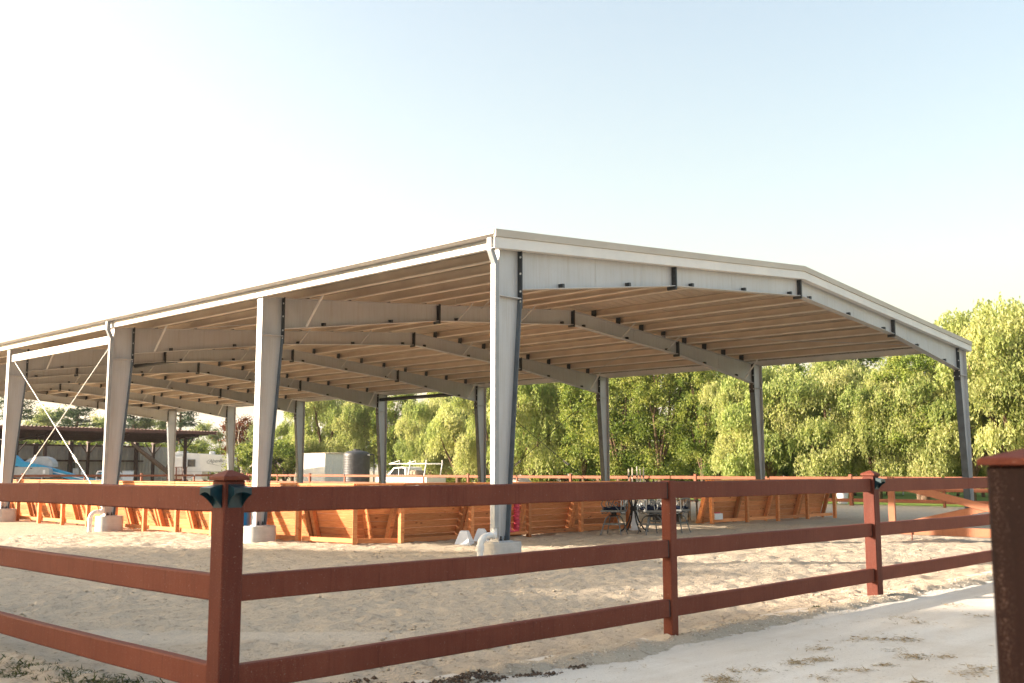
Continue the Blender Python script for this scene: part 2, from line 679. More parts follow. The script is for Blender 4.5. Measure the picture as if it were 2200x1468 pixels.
def sand_z(X, Y):
    z = .030 * vnoise(X, Y, .5, 1) + .028 * vnoise(X, Y, 1.6, 2) + .040 * vnoise(X, Y, 5, 3) + .034 * vnoise(X, Y, 13, 4)
    # harrow lines dragged across the sand, parallel to the fence
    wob = .5 * vnoise(X, Y, .35, 5)
    z = z + .011 * np.sin((Y * .8 + X * .6 + wob * 2) * 14) * np.clip(vnoise(X, Y, .3, 6) * 3 + .5, 0, 1)
    # a smoother swept tongue just inside the corner
    d = np.abs((Y - 8.5) + 1.04 * (X - 4.74) + .5 * vnoise(X, Y, .9, 9))
    la = .692 * X - .7218 * Y
    sm = np.clip(1.3 - d / .55, 0, 1) * np.clip((la + 5.2) / 1.5, 0, 1) * np.clip((-.4 - la) / 1.2, 0, 1)
    z = z * (1 - .75 * sm) + .018 * sm
    # little berm along the fence, then falling away under the lane
    w = .16 * vnoise(X, Y, 1.1, 7) + .10 * vnoise(X, Y, 3.7, 8)
    e = np.minimum(Y - (FENCE_Y - .42), X - (FENCE_X - .80)) + w
    z = z + .035 * np.exp(-((e - .28) / .22) ** 2)
    return np.where(e < .35, z - np.clip(.22 - e, 0, 1) * .22, z)


def lane_z(X, Y):
    return .006 + .020 * vnoise(X, Y, .6, 11) + .010 * vnoise(X, Y, 2.4, 12) + .004 * vnoise(X, Y, 9, 13)


xs = np.concatenate([np.arange(1.9, 13, .045), np.arange(13, 26, .09)])
ys = np.concatenate([np.arange(3.6, 13, .045), np.arange(13, 24, .09)])
link('sand_footing', grid_mesh('sand_footing', xs, ys, sand_z, M['sand']), kind='structure')
# the same footing farther out, coarser
link('sand_footing', grid_mesh('sand_far', np.arange(1.9, 44.2, .3), np.arange(3.6, 69, .3), lambda X, Y: -.035 + .03 * vnoise(X, Y, 1.2, 21) + .02 * vnoise(X, Y, 3, 22), M['sand'],
                                keep=lambda x, y: ~((x < 25.6) & (y < 23.6))), kind='structure')
link('dirt_lane', grid_mesh('dirt_lane', np.arange(-6, 26, .12), np.arange(-6, 6.2, .12), lane_z, M['lane'], keep=lambda x, y: (y < 5.7)), kind='structure')
link('dirt_lane', grid_mesh('dirt_lane_side', np.arange(-6, 3.5, .12), np.arange(5.6, 30, .12), lane_z, M['lane']), kind='structure')
g = MB()
g.add([(44.6, -40, -.045), (200, -40, -.045), (200, 46, -.045), (44.6, 46, -.045)], [(0, 1, 2, 3)])
link('lawn', g.mesh('lawn', M['lawn']), kind='structure')
# far ridge
hx = np.linspace(-1, 1, 90)
def ridge():
    v, f = [], []
    for i, u in enumerate(hx):
        an = math.radians(-75 + 75 * (u + 1))
        p = at(1100 - 2247 * math.tan(R(14)) , 1)
        d = 2600
        a = AZ + R(16) + u * R(60)
        h = 105 + 60 * math.sin(u * 5 + 1) * .5 + 40 * math.sin(u * 13) * .4 + 12 * math.sin(u * 41)
        x, y = math.cos(a), math.sin(a)
        v += [(x * d, y * d, -2), (x * (d + 260), y * (d + 260), h * .6), (x * (d + 500), y * (d + 500), h), (x * (d + 900), y * (d + 900), -2)]
    for i in range(len(hx) - 1):
        for k in range(3):
            f.append((i * 4 + k, i * 4 + 4 + k, i * 4 + 5 + k, i * 4 + 1 + k))
    return v, f
rv, rf = ridge()
link('hill', MB().add(rv, [q[::-1] for q in rf]).mesh('hill', M['hill_far'], 60), kind='structure')

# ------------------------------------------------------------------ foreground fence
def post_mesh(w, h, name, mat, below=.25):
    return MB().cbox((-w / 2, -w / 2, -below), (w / 2, w / 2, h), .007).mesh(name, mat)


def cap_mesh(w, name, mat):
    a, b = w / 2 + .014, w / 2 + .008
    m = MB()
    lv = [(a - .003, 0.0), (a, .004), (a, .020), (b, .027), (.012, .060)]
    v, f = [], []
    for r, z in lv:
        v += [(-r, -r, z), (r, -r, z), (r, r, z), (-r, r, z)]
    for i in range(len(lv) - 1):
        for k in range(4):
            k2 = (k + 1) % 4
            f.append((i * 4 + k, i * 4 + k2, i * 4 + 4 + k2, i * 4 + 4 + k))
    f.append((3, 2, 1, 0))
    n = (len(lv) - 1) * 4
    f.append((n, n + 1, n + 2, n + 3))
    return m.add(v, f).mesh(name, mat)


def hood_mesh():
    """wall light hood: flat top flaring outward, a scooped opening below; back on y=0, pointing to -y"""
    m = MB()
    w0, w1, dp, h = .046, .058, .085, .135
    n = 10
    v, f = [], []
    # back outline (trapezoid) and front lip with an arched lower edge
    back = [(-w0, 0, h * .5), (w0, 0, h * .5), (w0, 0, -h * .5), (-w0, 0, -h * .5)]
    # top
    v += [(-w0, 0, h * .5), (w0, 0, h * .5), (w1, -dp, h * .36), (-w1, -dp, h * .36)]
    f.append((0, 3, 2, 1))
    # sides run from the lip down to the back foot, lower edge scooped
    for s in (-1, 1):
        o = len(v)
        for k in range(n + 1):
            u = k / n
            y = -dp * (1 - u)
            top = h * .36 + (h * .5 - h * .36) * u
            low = h * .05 + (-h * .5 - h * .05) * (u ** 1.5)
            wx = s * (w1 + (w0 - w1) * u)
            v += [(wx, y, top), (wx, y, low)]
        for k in range(n):
            a = o + 2 * k
            q = (a, a + 1, a + 3, a + 2)
            f.append(q if s > 0 else q[::-1])
    # front face with arch
    o = len(v)
    for k in range(n + 1):
        u = k / n * 2 - 1
        v += [(u * w1, -dp, h * .36), (u * w1, -dp, h * .05 + (1 - u * u) * h * .12)]
    for k in range(n):
        a = o + 2 * k
        f.append((a, a + 1, a + 3, a + 2))
    # back plate
    o = len(v)
    v += [(-w0, -.004, h * .5), (w0, -.004, h * .5), (w0, -.004, -h * .5), (-w0, -.004, -h * .5)]
    f.append((o, o + 3, o + 2, o + 1))
    return m.add(v, f).mesh('post_light', M['light_plastic'])


ME_HOOD = hood_mesh()
ME_LENS = MB().cbox((-.036, -.045, -.03), (.036, -.006, .035), .006).mesh('lamp_lens', M['light_lens'])
ME_CAP = cap_mesh(.138, 'cap', M['fence_brown'])
ME_POST = post_mesh(.138, 1.395, 'post', M['fence_post'])
ME_MINOR = post_mesh(.098, 1.366, 'post', M['fence_brown'])
ME_SHIM = MB().box((-.008, -.034, -.074), (.008, .034, .074)).mesh('bracket', M['bracket_dark'])
RAIL_Z = (1.285, .772, .262)


def rail_mesh(length):
    """chamfered board with a slight warp along its length"""
    prof = []
    hy, hz, c = .037, .075, .009
    for y, z in ((-hy + c, -hz), (hy - c, -hz), (hy, -hz + c), (hy, hz - c), (hy - c, hz), (-hy + c, hz), (-hy, hz - c), (-hy, -hz + c)):
        prof.append((y, z))
    n, k = 25, len(prof)
    ph = [random.uniform(0, 6.28) for _ in range(4)]
    v, f = [], []
    for i in range(n):
        x = length * i / (n - 1)
        e = math.sin(math.pi * i / (n - 1))
        dy = e * (.0035 * math.sin(x * 1.3 + ph[0]) + .0012 * math.sin(x * 4.1 + ph[1]))
        dz = e * (.0035 * math.sin(x * 1.1 + ph[2]) - .004) + e * .0010 * math.sin(x * 5.3 + ph[3])
        v += [(x, y + dy, z + dz) for y, z in prof]
    for i in range(n - 1):
        for j in range(k):
            j2 = (j + 1) % k
            f.append((i * k + j, (i + 1) * k + j, (i + 1) * k + j2, i * k + j2))
    f += [tuple(range(k)), tuple((n - 1) * k + j for j in range(k))[::-1]]
    return MB().add(v, f).mesh('rail', M['fence_brown'], 25)


def light_on(post, rz, z=1.305, off=.0695):
    o = link('post_light', ME_HOOD, post, (off * math.sin(rz), -off * math.cos(rz), z), (0, 0, rz))
    return o


def fence(name, label, origin, rz, posts, group=None):
    """posts: list of (x, kind); rails run between neighbours"""
    root = thing(name, label, 'fence', origin, rz, group)
    made = []
    for x, kd in posts:
        if kd == 'none':
            made.append(None)
            continue
        p = link('post', ME_POST if kd == 'major' else ME_MINOR, root, (x, 0, 0))
        if kd == 'major':
            link('cap', ME_CAP, p, (0, 0, 1.395))
        made.append(p)
    for (x0, k0), (x1, k1) in zip(posts[:-1], posts[1:]):
        a = x0 + {'major': .071, 'minor': .051, 'none': .071}[k0]
        b = x1 - {'major': .084, 'minor': .064, 'none': .09}[k1]
        b -= .010
        for j, z in enumerate(RAIL_Z):
            cut = [0.0, b - a] if j else [0.0, (b - a) * random.uniform(.60, .72), b - a]
            zz, yy = z + random.uniform(-.004, .004), random.uniform(-.003, .003)
            for c0, c1 in zip(cut[:-1], cut[1:]):
                e0 = .002 if c0 > 0 else 0
                L_ = c1 - c0 - e0
                rr = link('rail', rail_mesh(L_), root, (a + c0 + e0, yy + random.uniform(-.0015, .0015), zz + random.uniform(-.001, .001)))
            link('bracket', ME_SHIM, rr, (L_ + .0095, 0, 0))
    return root, made


fr, pr = fence('rail_fence', 'rust brown three rail fence running right from the corner post', (FENCE_X, FENCE_Y, 0), 0,
               [(0, 'major'), (4.41, 'minor'), (8.45, 'major'), (12.78, 'minor'), (17.0, 'major'), (18.65, 'minor')])
light_on(pr[0], 0)
light_on(pr[0], -math.pi / 2)
light_on(pr[2], 0)
fl, pl = fence('rail_fence', 'shaded rust brown three rail fence running off left of the corner post', (FENCE_X, FENCE_Y, 0), math.pi / 2,
               [(0, 'none'), (4.3, 'minor'), (8.5, 'major'), (12.7, 'minor'), (16.9, 'major')])

# big post close to the camera, right edge
np_ = at(2225, 2.36)
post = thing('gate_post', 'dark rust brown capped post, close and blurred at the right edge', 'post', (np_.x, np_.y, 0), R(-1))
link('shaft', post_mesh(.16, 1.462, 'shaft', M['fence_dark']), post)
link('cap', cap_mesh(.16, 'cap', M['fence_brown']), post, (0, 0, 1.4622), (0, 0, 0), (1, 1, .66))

# plank gate with crossed braces, standing across the yard
gx, gy0, gy1 = 22.0, 5.75, 9.85
gate = thing('yard_gate', 'sunlit brown plank gate with crossed braces, behind the fence at right', 'gate', (gx, gy1, 0), -math.pi / 2)
gl = gy1 - gy0
def gbar(name, p, q, w, t, y=0.0):
    mt, L = frame_mat((p[0], y, p[1]), (q[0], y, q[1]), (0, -1, 0))
    link(name, MB().cbox((0, -w / 2, -t / 2), (L, w / 2, t / 2), .006, mt).mesh(name, M['gate_wood']), gate)
gbar('stile', (.07, .1), (.07, 1.32), .15, .05)
gbar('stile', (gl - .07, .1), (gl - .07, 1.32), .15, .05)
gbar('top_board', (.146, 1.22), (gl - .146, 1.22), .17, .045)
gbar('bottom_board', (.146, .20), (gl - .146, .20), .18, .045)
gbar('brace', (.15, 1.16), (gl - .15, .26), .15, .022, -.036)
gbar('brace', (.15, .26), (gl - .15, 1.16), .15, .022, .036)
link('drop_rod', MB().tube([(.5, -.04, -.1), (.5, -.04, .16)], .012, 6).mesh('drop_rod', M['fence_brown']), gate)

# ------------------------------------------------------------------ far fences round the arena
ME_FPOST = MB().cbox((-.075, -.075, -.3), (.075, .075, 1.30), .012).mesh('post', M['fence_far'])
ME_FMINOR = MB().cbox((-.05, -.05, -.3), (.05, .05, 1.13), .008).mesh('post', M['fence_far'])


def far_fence(label, origin, rz, n, step=4.0):
    root = thing('arena_fence', label, 'fence', origin, rz, 'fences round the far side of the yard')
    me = MB().cbox((.06, -.037, -.075), (step - .06, .037, .075), .01).mesh('rail', M['fence_far'])
    for i in range(n + 1):
        link('post', ME_FPOST if i % 2 == 0 else ME_FMINOR, root, (i * step, 0, 0))
        if i < n:
            for z in (1.13, .66, .19):
                link('rail', me, root, (i * step, 0, z + random.uniform(-.01, .01)))
    return root


far_fence('long rust brown rail fence in front of the row of trees', (43.0, 4.9, 0), math.pi / 2, 16)
far_fence('rust brown rail fence crossing in front of the open shed and trailer', (18.6, 68.9, 0), 0, 6)

# ------------------------------------------------------------------ the steel pavilion
PX0, PX1 = 11.88, 32.0                 # outer faces of the two column rows
XR = (PX0 + PX1) / 2
HALF = (PX1 - PX0) / 2
FY_ = [11.8, 18.76, 25.56, 32.4, 39.2, 46.0, 52.8, 59.6]
Z0, SL = 5.07, .0835                   # top of rafter at the outer face, slope
PED = .33


def zt(x):
    return Z0 + SL * x


pav = thing('riding_pavilion', 'large open sided grey steel pavilion with low gable roof over the arena', 'pavilion', (0, 0, 0))


def column_mesh():
    m = MB()
    fw, ft, wt = .096, .016, .010
    zb, zk, ztop = PED + .02, 4.30, zt(0)
    d0, d1 = .25, .55
    m.box((0, -fw, zb), (ft, fw, ztop))                                   # outer flange
    # inner flange, leaning
    m.prism([(d0 - ft, zb), (d0, zb), (d1, zk), (d1 - ft, zk)], 'y', -fw, fw, None, 1)
    m.prism([(ft, zb), (d0 - ft, zb), (d1 - ft, zk), (d1 - ft, zt(d1) - .003), (ft, ztop - .003)], 'y', -wt / 2, wt / 2)
    m.box((ft, -fw * .97, zk - .010), (d1 - .001, -wt / 2, zk + .006))       # knee stiffeners
    m.box((ft, wt / 2, zk - .010), (d1 - .001, fw * .97, zk + .006))
    m.prism([(-.001, ztop), (d1 - ft, zt(d1)), (d1 - ft, zt(d1) + .012), (-.001, ztop + .012)], 'y', -fw, fw)
    return m.mesh('column', [M['steel'], M['steel_flange']])


ME_COL = column_mesh()
ME_BASEPL = MB().box((-.03, -.13, PED), (.29, .13, PED + .02)).mesh('base_plate', M['steel'])
ME_BOLT = MB().tube([(0, 0, 0), (0, 0, .07)], .014, 6).tube([(0, 0, .0), (0, 0, .028)], .024, 6).mesh('anchor_bolt', M['steel_dark'])
_m = MB()
_m.box((.536, -.099, 4.13), (.557, .099, zt(.55) + .02))
ME_ENDPL = _m.mesh('end_plate', M['steel_dark'])
ME_EBOLT = MB().tube([(.528, 0, 0), (.563, 0, 0)], .020, 6).mesh('plate_bolt', M['steel_white'])


def rafter_depth(x):
    if x < 5.0:
        return .66 - (.66 - .40) * (x - .6) / 4.4
    return .40


def rafter_mesh():
    """one half: from the column to the ridge"""
    m = MB()
    fw, ft, wt = .095, .013, .010
    a = .557
    xs_ = [a, 5.0, HALF]
    top = [(x, zt(x)) for x in xs_]
    bot = [(x, zt(x) - rafter_depth(x)) for x in xs_]
    m.prism([(p[0], p[1] - ft - .001) for p in top] + [(p[0], p[1] + ft + .001) for p in bot[::-1]], 'y', -wt / 2, wt / 2)
    m.prism([top[0], top[2], (top[2][0], top[2][1] - ft), (top[0][0], top[0][1] - ft)], 'y', -fw, fw)
    for i in range(2):
        p, q = bot[i], bot[i + 1]
        m.prism([(p[0], p[1]), (q[0], q[1]), (q[0], q[1] + ft), (p[0], p[1] + ft)], 'y', -fw, fw)
    # weld seams on the web
    for x in (2.6, 4.0, 7.2):
        m.box((x, -wt / 2 - .003, zt(x) - rafter_depth(x) + .02), (x + .012, wt / 2 + .003, zt(x) - .02))
    return m.mesh('rafter', M['steel'])


ME_RAF = rafter_mesh()
_m = MB()
for x in (5.0,):
    _m.box((x - .022, -.107, zt(x) - .47), (x + .022, .107, zt(x) + .015))
    for z in (.08, .2, .34, .43):
        for y in (-.07, .07):
            _m.tube([(x - .04, y, zt(x) - z), (x + .04, y, zt(x) - z)], .016, 6)
ME_SPLICE = _m.mesh('splice_plate', M['steel_dark'])
_m = MB()
x = HALF - .02
_m.box((x - .004, -.107, zt(x) - .46), (x + .019, .107, zt(x) + .012))
for z in (.08, .2, .34, .42):
    for y in (-.07, .07):
        _m.tube([(x - .024, y, zt(x) - z), (x, y, zt(x) - z)], .016, 6)
ME_RIDGEPL = _m.mesh('ridge_plate', M['steel_dark'])


def rr_mesh(name, lx, ly, h, r, mat):
    """rounded block"""
    pts = []
    for cx, cy, a0 in ((lx / 2 - r, ly / 2 - r, 0), (-lx / 2 + r, ly / 2 - r, 90), (-lx / 2 + r, -ly / 2 + r, 180), (lx / 2 - r, -ly / 2 + r, 270)):
        for k in range(7):
            an = R(a0 + 15 * k)
            pts.append((cx + r * math.cos(an), cy + r * math.sin(an)))
    n = len(pts)
    v = [(x, y, -.3) for x, y in pts] + [(x, y, h - .02) for x, y in pts] + [(x * .965, y * .965, h) for x, y in pts]
    f = [(i, (i + 1) % n, n + (i + 1) % n, n + i) for i in range(n)] + [(n + i, n + (i + 1) % n, 2 * n + (i + 1) % n, 2 * n + i) for i in range(n)] + [tuple(range(2 * n, 3 * n))]
    return MB().add(v, f).mesh(name, mat, 35)


ME_PED = rr_mesh('pedestal', .62, .50, PED, .17, M['concrete'])
NEAR, FAR = 0, math.pi
cols = {}
for i, fy in enumerate(FY_):
    for side in (0, 1):
        ox, rz = (PX0, 0.0) if side == 0 else (PX1, math.pi)
        sg = 1 if side == 0 else -1
        c = link('column', ME_COL, pav, (ox, fy, 0), (0, 0, rz))
        cols[(i, side)] = c
        link('base_plate', ME_BASEPL, c)
        link('end_plate', ME_ENDPL, c)
        for bz in (4.25, 4.42, 4.72, 5.0):
            for by in (-.072, .072):
                link('plate_bolt', ME_EBOLT, c, (0, by, bz))
        for by in (-.075, .075):
            for bx in (.07, .17):
                link('anchor_bolt', ME_BOLT, c, (bx, by, PED + .02))
        link('pedestal', ME_PED, pav, (ox + sg * .15, fy, 0), (0, 0, rz + random.uniform(-.05, .05)))
        r_ = link('rafter', ME_RAF, pav, (ox, fy, 0), (0, 0, rz))
        link('splice_plate', ME_SPLICE, r_)
        link('ridge_plate', ME_RIDGEPL, r_)

# purlins: Z sections lying along the building, one per bay
PURL_X = [1.10 + 1.13 * k for k in range(8)]
RAFTS = {}


def purlin_mesh(L):
    """web plus a bottom flange with an upturned lip on the -x side, top flange on the other"""
    m = MB()
    h, fl, t = .20, .070, .004
    m.box((-t / 2, 0, .012), (t / 2, L, .012 + h))
    m.box((-fl, 0, .012), (-t / 2, L, .012 + t), None, 1)
    m.box((-fl, 0, .012 + t), (-fl + t, L, .012 + .030), None, 1)
    m.box((t / 2, 0, h + .012 - t), (fl, L, h + .012))
    return m.mesh('purlin', [M['purlin_web'], M['purlin_lip_lit']])


ROOF_Y0, ROOF_Y1 = FY_[0] - .17, FY_[-1] + .17
edges = [ROOF_Y0 + .03] + FY_[1:-1] + [ROOF_Y1 - .03]
pm = {}
for i in range(7):
    y0, y1 = edges[i], edges[i + 1]
    L = round(y1 - y0 - .01, 3)
    if L not in pm:
        pm[L] = purlin_mesh(L)
    for px_ in PURL_X:
        for side in (0, 1):
            ox = PX0 + px_ if side == 0 else PX1 - px_
            if side == 0:
                link('purlin', pm[L], pav, (ox, y0 + .005, zt(px_)), (0, -math.atan(SL), 0))
            else:
                link('purlin', pm[L], pav, (ox, y0 + .005, zt(px_)), (0, math.atan(SL), 0))
# dark clips where purlins cross the rafters
ME_CLIP = MB().box((-.072, -.004, .045), (-.008, .004, .19)).box((-.085, -.085, .006), (-.075, .085, .205)).mesh('purlin_clip', M['steel_dark'])
ME_LAP = MB().box((-.010, -.65, .03), (-.004, .65, .195)).mesh('purlin_lap', M['roof_sheet'])
for i, fy in enumerate(FY_):
    for px_ in PURL_X:
        for side in (0, 1):
            ox = PX0 + px_ if side == 0 else PX1 - px_
            link('purlin_clip', ME_CLIP, pav, (ox, fy, zt(px_)), (0, -math.atan(SL) if side == 0 else math.atan(SL), math.pi if side == 0 else 0))

# roof sheets with ribs, each one its own piece
PW = .9144
OVER = .17


def roof_panel_mesh():
    prof = []
    for k in range(3):
        o = k * PW / 3
        prof += [(o + .0, 0), (o + .045, 0), (o + .062, .034), (o + .092, .034), (o + .109, 0)]
        prof += [(o + .16, 0), (o + .166, .005), (o + .178, .005), (o + .184, 0), (o + .235, 0), (o + .241, .005), (o + .253, .005), (o + .259, 0)]
    prof.append((PW, 0))
    v, f = [], []
    xa, xb = -OVER, HALF
    n = len(prof)
    for x in (xa, xb):
        for y, z in prof:
            v.append((x, y, zt(x) + .216 + z))
    for k in range(n - 1):
        f.append((k, n + k, n + k + 1, k + 1))
    return MB().add(v, f).mesh('roof_panel', M['roof_sheet'])


ME_PANEL = roof_panel_mesh()
npan = int(math.ceil((ROOF_Y1 - ROOF_Y0) / PW))
for k in range(npan):
    y = ROOF_Y0 + k * (ROOF_Y1 - ROOF_Y0 - PW) / (npan - 1)
    link('roof_panel', ME_PANEL, pav, (PX0, y, .0008 * (k % 2)))
    link('roof_panel', ME_PANEL, pav, (PX1, y + PW, .0008 * (k % 2)), (0, 0, math.pi))
link('ridge_cap', MB().prism([(-.22, zt(HALF) + .25 - .22 * SL), (0, zt(HALF) + .262), (.22, zt(HALF) + .25 - .22 * SL), (.22, zt(HALF) + .254 - .22 * SL), (0, zt(HALF) + .272), (-.22, zt(HALF) + .254 - .22 * SL)], 'y', ROOF_Y0 - .02, ROOF_Y1 + .02).mesh('ridge_cap', M['trim_tan']), pav, (XR, 0, 0))

# eave struts, gutters, rake trim
LY = ROOF_Y1 - ROOF_Y0
for side in (0, 1):
    ox, oy, rz = (PX0, ROOF_Y0, 0) if side == 0 else (PX1, ROOF_Y1, math.pi)
    e = zt(0)
    m = MB()
    m.box((-.062, .02, e + .004), (-.056, LY - .02, e + .195))
    m.box((-.056, .02, e + .004), (.03, LY - .02, e + .010))
    m.box((-.056, .02, e + .189), (.03, LY - .02, e + .195))
    link('eave_strut', m.mesh('eave_strut', M['steel_white']), pav, (ox, oy, 0), (0, 0, rz))
    m = MB()
    gz = e + .150
    pr_ = [(-.075, gz), (-.185, gz), (-.215, gz + .05), (-.215, gz + .125), (-.200, gz + .125), (-.200, gz + .055), (-.178, gz + .008), (-.080, gz + .008), (-.080, gz + .125), (-.075, gz + .125)]
    m.prism(pr_, 'y', -.012, LY + .012)
    link('gutter', m.mesh('gutter', M['gutter_grey']), pav, (ox, oy, 0), (0, 0, rz))
for end in (0, 1):
    yy, s = (ROOF_Y0, -1) if end == 0 else (ROOF_Y1, 1)
    for side in (0, 1):
        def X_(x):
            return PX0 + x if side == 0 else PX1 - x
        lo, hi = -.20, HALF
        def band(name, za, zb, t0, t1, mat):
            poly = [(X_(lo), zt(lo) + za), (X_(hi), zt(hi) + za), (X_(hi), zt(hi) + zb), (X_(lo), zt(lo) + zb)]
            a_, b_ = sorted((yy + s * t0, yy + s * t1))
            link(name, MB().prism(poly, 'y', a_, b_).mesh(name, M[mat]), pav)
        band('rake_channel', -.015, .165, .004, .020, 'steel_white')
        band('rake_trim', .168, .285, .006, .045, 'trim_tan')
        band('rake_return', .286, .292, -.10, .045, 'trim_tan')
        # soffit angle behind the channel, carrying it off the purlin ends
        band('soffit_strip', -.016, -.010, -.11, .003, 'steel_white')

# downspouts with white drain elbows on the first and third near columns
for i in (0, 2):
    fy = FY_[i]
    ds = link('downspout', None, pav, (PX0, fy, 0))
    ds.empty_display_size = .1
    m = MB()
    s_ = .046
    oy = -.055
    path = [(-.150, oy, zt(0) + .15), (-.150, oy, zt(0) - .06), (-.051, oy, zt(0) - .27), (-.051, oy, .55)]
    def sqtube(path, a):
        v, f = [], []
        for k, p in enumerate(path):
            v += [(p[0] - a, p[1] - a, p[2]), (p[0] + a, p[1] - a, p[2]), (p[0] + a, p[1] + a, p[2]), (p[0] - a, p[1] + a, p[2])]
        for k in range(len(path) - 1):
            for j in range(4):
                j2 = (j + 1) % 4
                f.append((k * 4 + j, k * 4 + 4 + j, k * 4 + 4 + j2, k * 4 + j2))
        n = 4 * (len(path) - 1)
        f += [(0, 1, 2, 3), (n + 3, n + 2, n + 1, n)]
        return v, f
    v, f = sqtube(path, s_)
    m.add(v, f)
    link('pipe', m.mesh('pipe', M['downspout_grey']), ds)
    m = MB()
    r = .052
    arc = [(-.06, oy, .44)]
    for k in range(7):
        an = R(90 * k / 6)
        arc.append((-.21 - .16 * math.sin(an), oy, .28 + .16 * math.cos(an)))
    arc.append((-.37, oy, -.15))
    m.tube(arc, r, 12)
    m.tube([(-.055, oy, .44), (-.12, oy, .44)], r + .012, 12)
    m.tube([(-.37, oy, .30), (-.37, oy, .22)], r + .012, 12)
    m.tube([(-.051, oy, .56), (-.051, oy, .40)], .045, 10)
    link('drain_elbow', m.mesh('drain_elbow', M['pvc_white'], 50), ds)


# rod bracing, struts and flange braces
def rod(p, q, r, mat='steel_white', tb=True, name='brace_rod'):
    o = link(name, MB().tube([p, q], r, 8).mesh(name, M[mat]), pav)
    if tb:
        p, q = Vector(p), Vector(q)
        c = p.lerp(q, tb)
        d = (q - p).normalized()
        mm = MB()
        mt, _ = frame_mat(c - d * .16, c + d * .16)
        for k in (-1, 1):
            mm.box((0, -.012, k * .03 - .009), (.32, .012, k * .03 + .009), mt)
        for k in (0, .29):
            mm.box((k, -.02, -.04), (k + .03, .02, .04), mt)
        link('turnbuckle', mm.mesh('turnbuckle', M['steel_white']), o)
    return o


def xbrace(i, side, r=.0115, mat='steel_white'):
    ox = PX0 + .10 if side == 0 else PX1 - .10
    y0, y1 = FY_[i], FY_[i + 1]
    rod((ox - .012, y0 + .12, zt(0) - .33), (ox - .012, y1 - .12, PED + .18), r, mat, .70)
    rod((ox + .022, y0 + .12, PED + .18), (ox + .022, y1 - .12, zt(0) - .33), r, mat, .30)


xbrace(2, 0)
xbrace(2, 1, .012, 'steel_dark')
xbrace(5, 1, .012, 'steel_dark')
link('strut_beam', MB().box((-.006, FY_[2] + .02, 4.70), (.006, FY_[3] - .02, 4.90)).box((.006, FY_[2] + .02, 4.70), (.07, FY_[3] - .02, 4.706)).mesh('strut_beam', M['steel_white']), pav, (PX0 + .06, 0, 0))
_m = MB()
_m.tube([(7.35, FY_[3] + .01, zt(7.35) - .11), (7.35, FY_[4] - .01, zt(7.35) - .11)], .085, 10)
link('strut_beam', _m.mesh('strut_beam', M['steel_dark']), pav, (PX0 + .0, 0, 0))
_m = MB()
_m.tube([(.35, FY_[3] + .01, 4.85), (.35, FY_[4] - .01, 4.85)], .085, 10)
link('strut_beam', _m.mesh('strut_beam', M['steel_dark']), pav, (PX1 - .7, 0, 0))
for i in range(0, 7):
    for side in (0, 1):
        sg = 1 if side == 0 else -1
        ox = PX0 if side == 0 else PX1
        for k, x in enumerate((PURL_X[0] + .02, PURL_X[4], PURL_X[6])):
            if i == 0:
                continue
            rod((ox + sg * x, FY_[i] - .09, zt(x) - rafter_depth(x) + .03), (ox + sg * (x + .03), FY_[i] - .62, zt(x) + .03), .026 if k == 0 else .017, 'steel_white' if k == 0 else 'steel', False, 'flange_brace')
# slim diagonal roof rods
for i in (0, 2, 4):
    for side in (0, 1):
        sg = 1 if side == 0 else -1
        ox = PX0 if side == 0 else PX1
        rod((ox + sg * 1.2, FY_[i] + .1, zt(1.2) - .06), (ox + sg * 6.4, FY_[i + 1] - .1, zt(6.4) - .06), .009, 'steel', False, 'roof_rod')
for i in (1, 3):
    for side in (0, 1):
        sg = 1 if side == 0 else -1
        ox = PX0 if side == 0 else PX1
        rod((ox + sg * 6.2, FY_[i] + .1, zt(6.2) - .06), (ox + sg * 1.2, FY_[i + 1] - .1, zt(1.2) - .06), .009, 'steel', False, 'roof_rod')
# small blocks along the rafter bottom flange
ME_LUG = MB().box((-.03, -.05, 0), (.03, .05, .07)).mesh('flange_lug', M['steel_dark'])
for i, fy in enumerate(FY_):
    for side in (0, 1):
        sg = 1 if side == 0 else -1
        ox = PX0 if side == 0 else PX1
        for x in (1.6, 3.5, 5.6, 7.6, 9.6):
            link('flange_lug', ME_LUG, pav, (ox + sg * x, fy - .05, zt(x) - rafter_depth(x) + .014), (0, -sg * math.atan(SL), 0))

# ------------------------------------------------------------------ wooden kick walls of the arena
ME_KPOST = MB().cbox((-.045, 0, -.1), (.045, .095, 1.16), .004).mesh('post', M['redwood'])
_mt, _L = frame_mat((0, .500, -.02), (0, .135, 1.15), (1, 0, 0))
ME_KSTUD = MB().cbox((0, -.055, -.045), (_L, .055, .045), .004, _mt).mesh('stud', M['redwood'])
NPL = 8
KB = {}


def wall_bay_meshes(w):
    w = round(w, 2)
    if w in KB:
        return KB[w]
    h = _L / NPL
    mt, _ = frame_mat((0, .555, .0), (0, .200, 1.14), (1, 0, 0))
    pl = MB().cbox((.003, 0, -.012), (w - .003, h - .010, .012), .006).mesh('plank', M['redwood'])
    sill = MB().cbox((.05, .10, .03), (w - .05, .145, .12), .003).mesh('sill', M['redwood'])
    fas = MB().cbox((.002, -.034, .955), (w - .002, -.003, 1.155), .004).mesh('fascia', M['redwood'])
    cap = MB().cbox((.002, -.045, 1.1605), (w - .002, .27, 1.197), .006).mesh('cap_board', M['redwood'])
    KB[w] = (pl, sill, fas, cap)
    return KB[w]


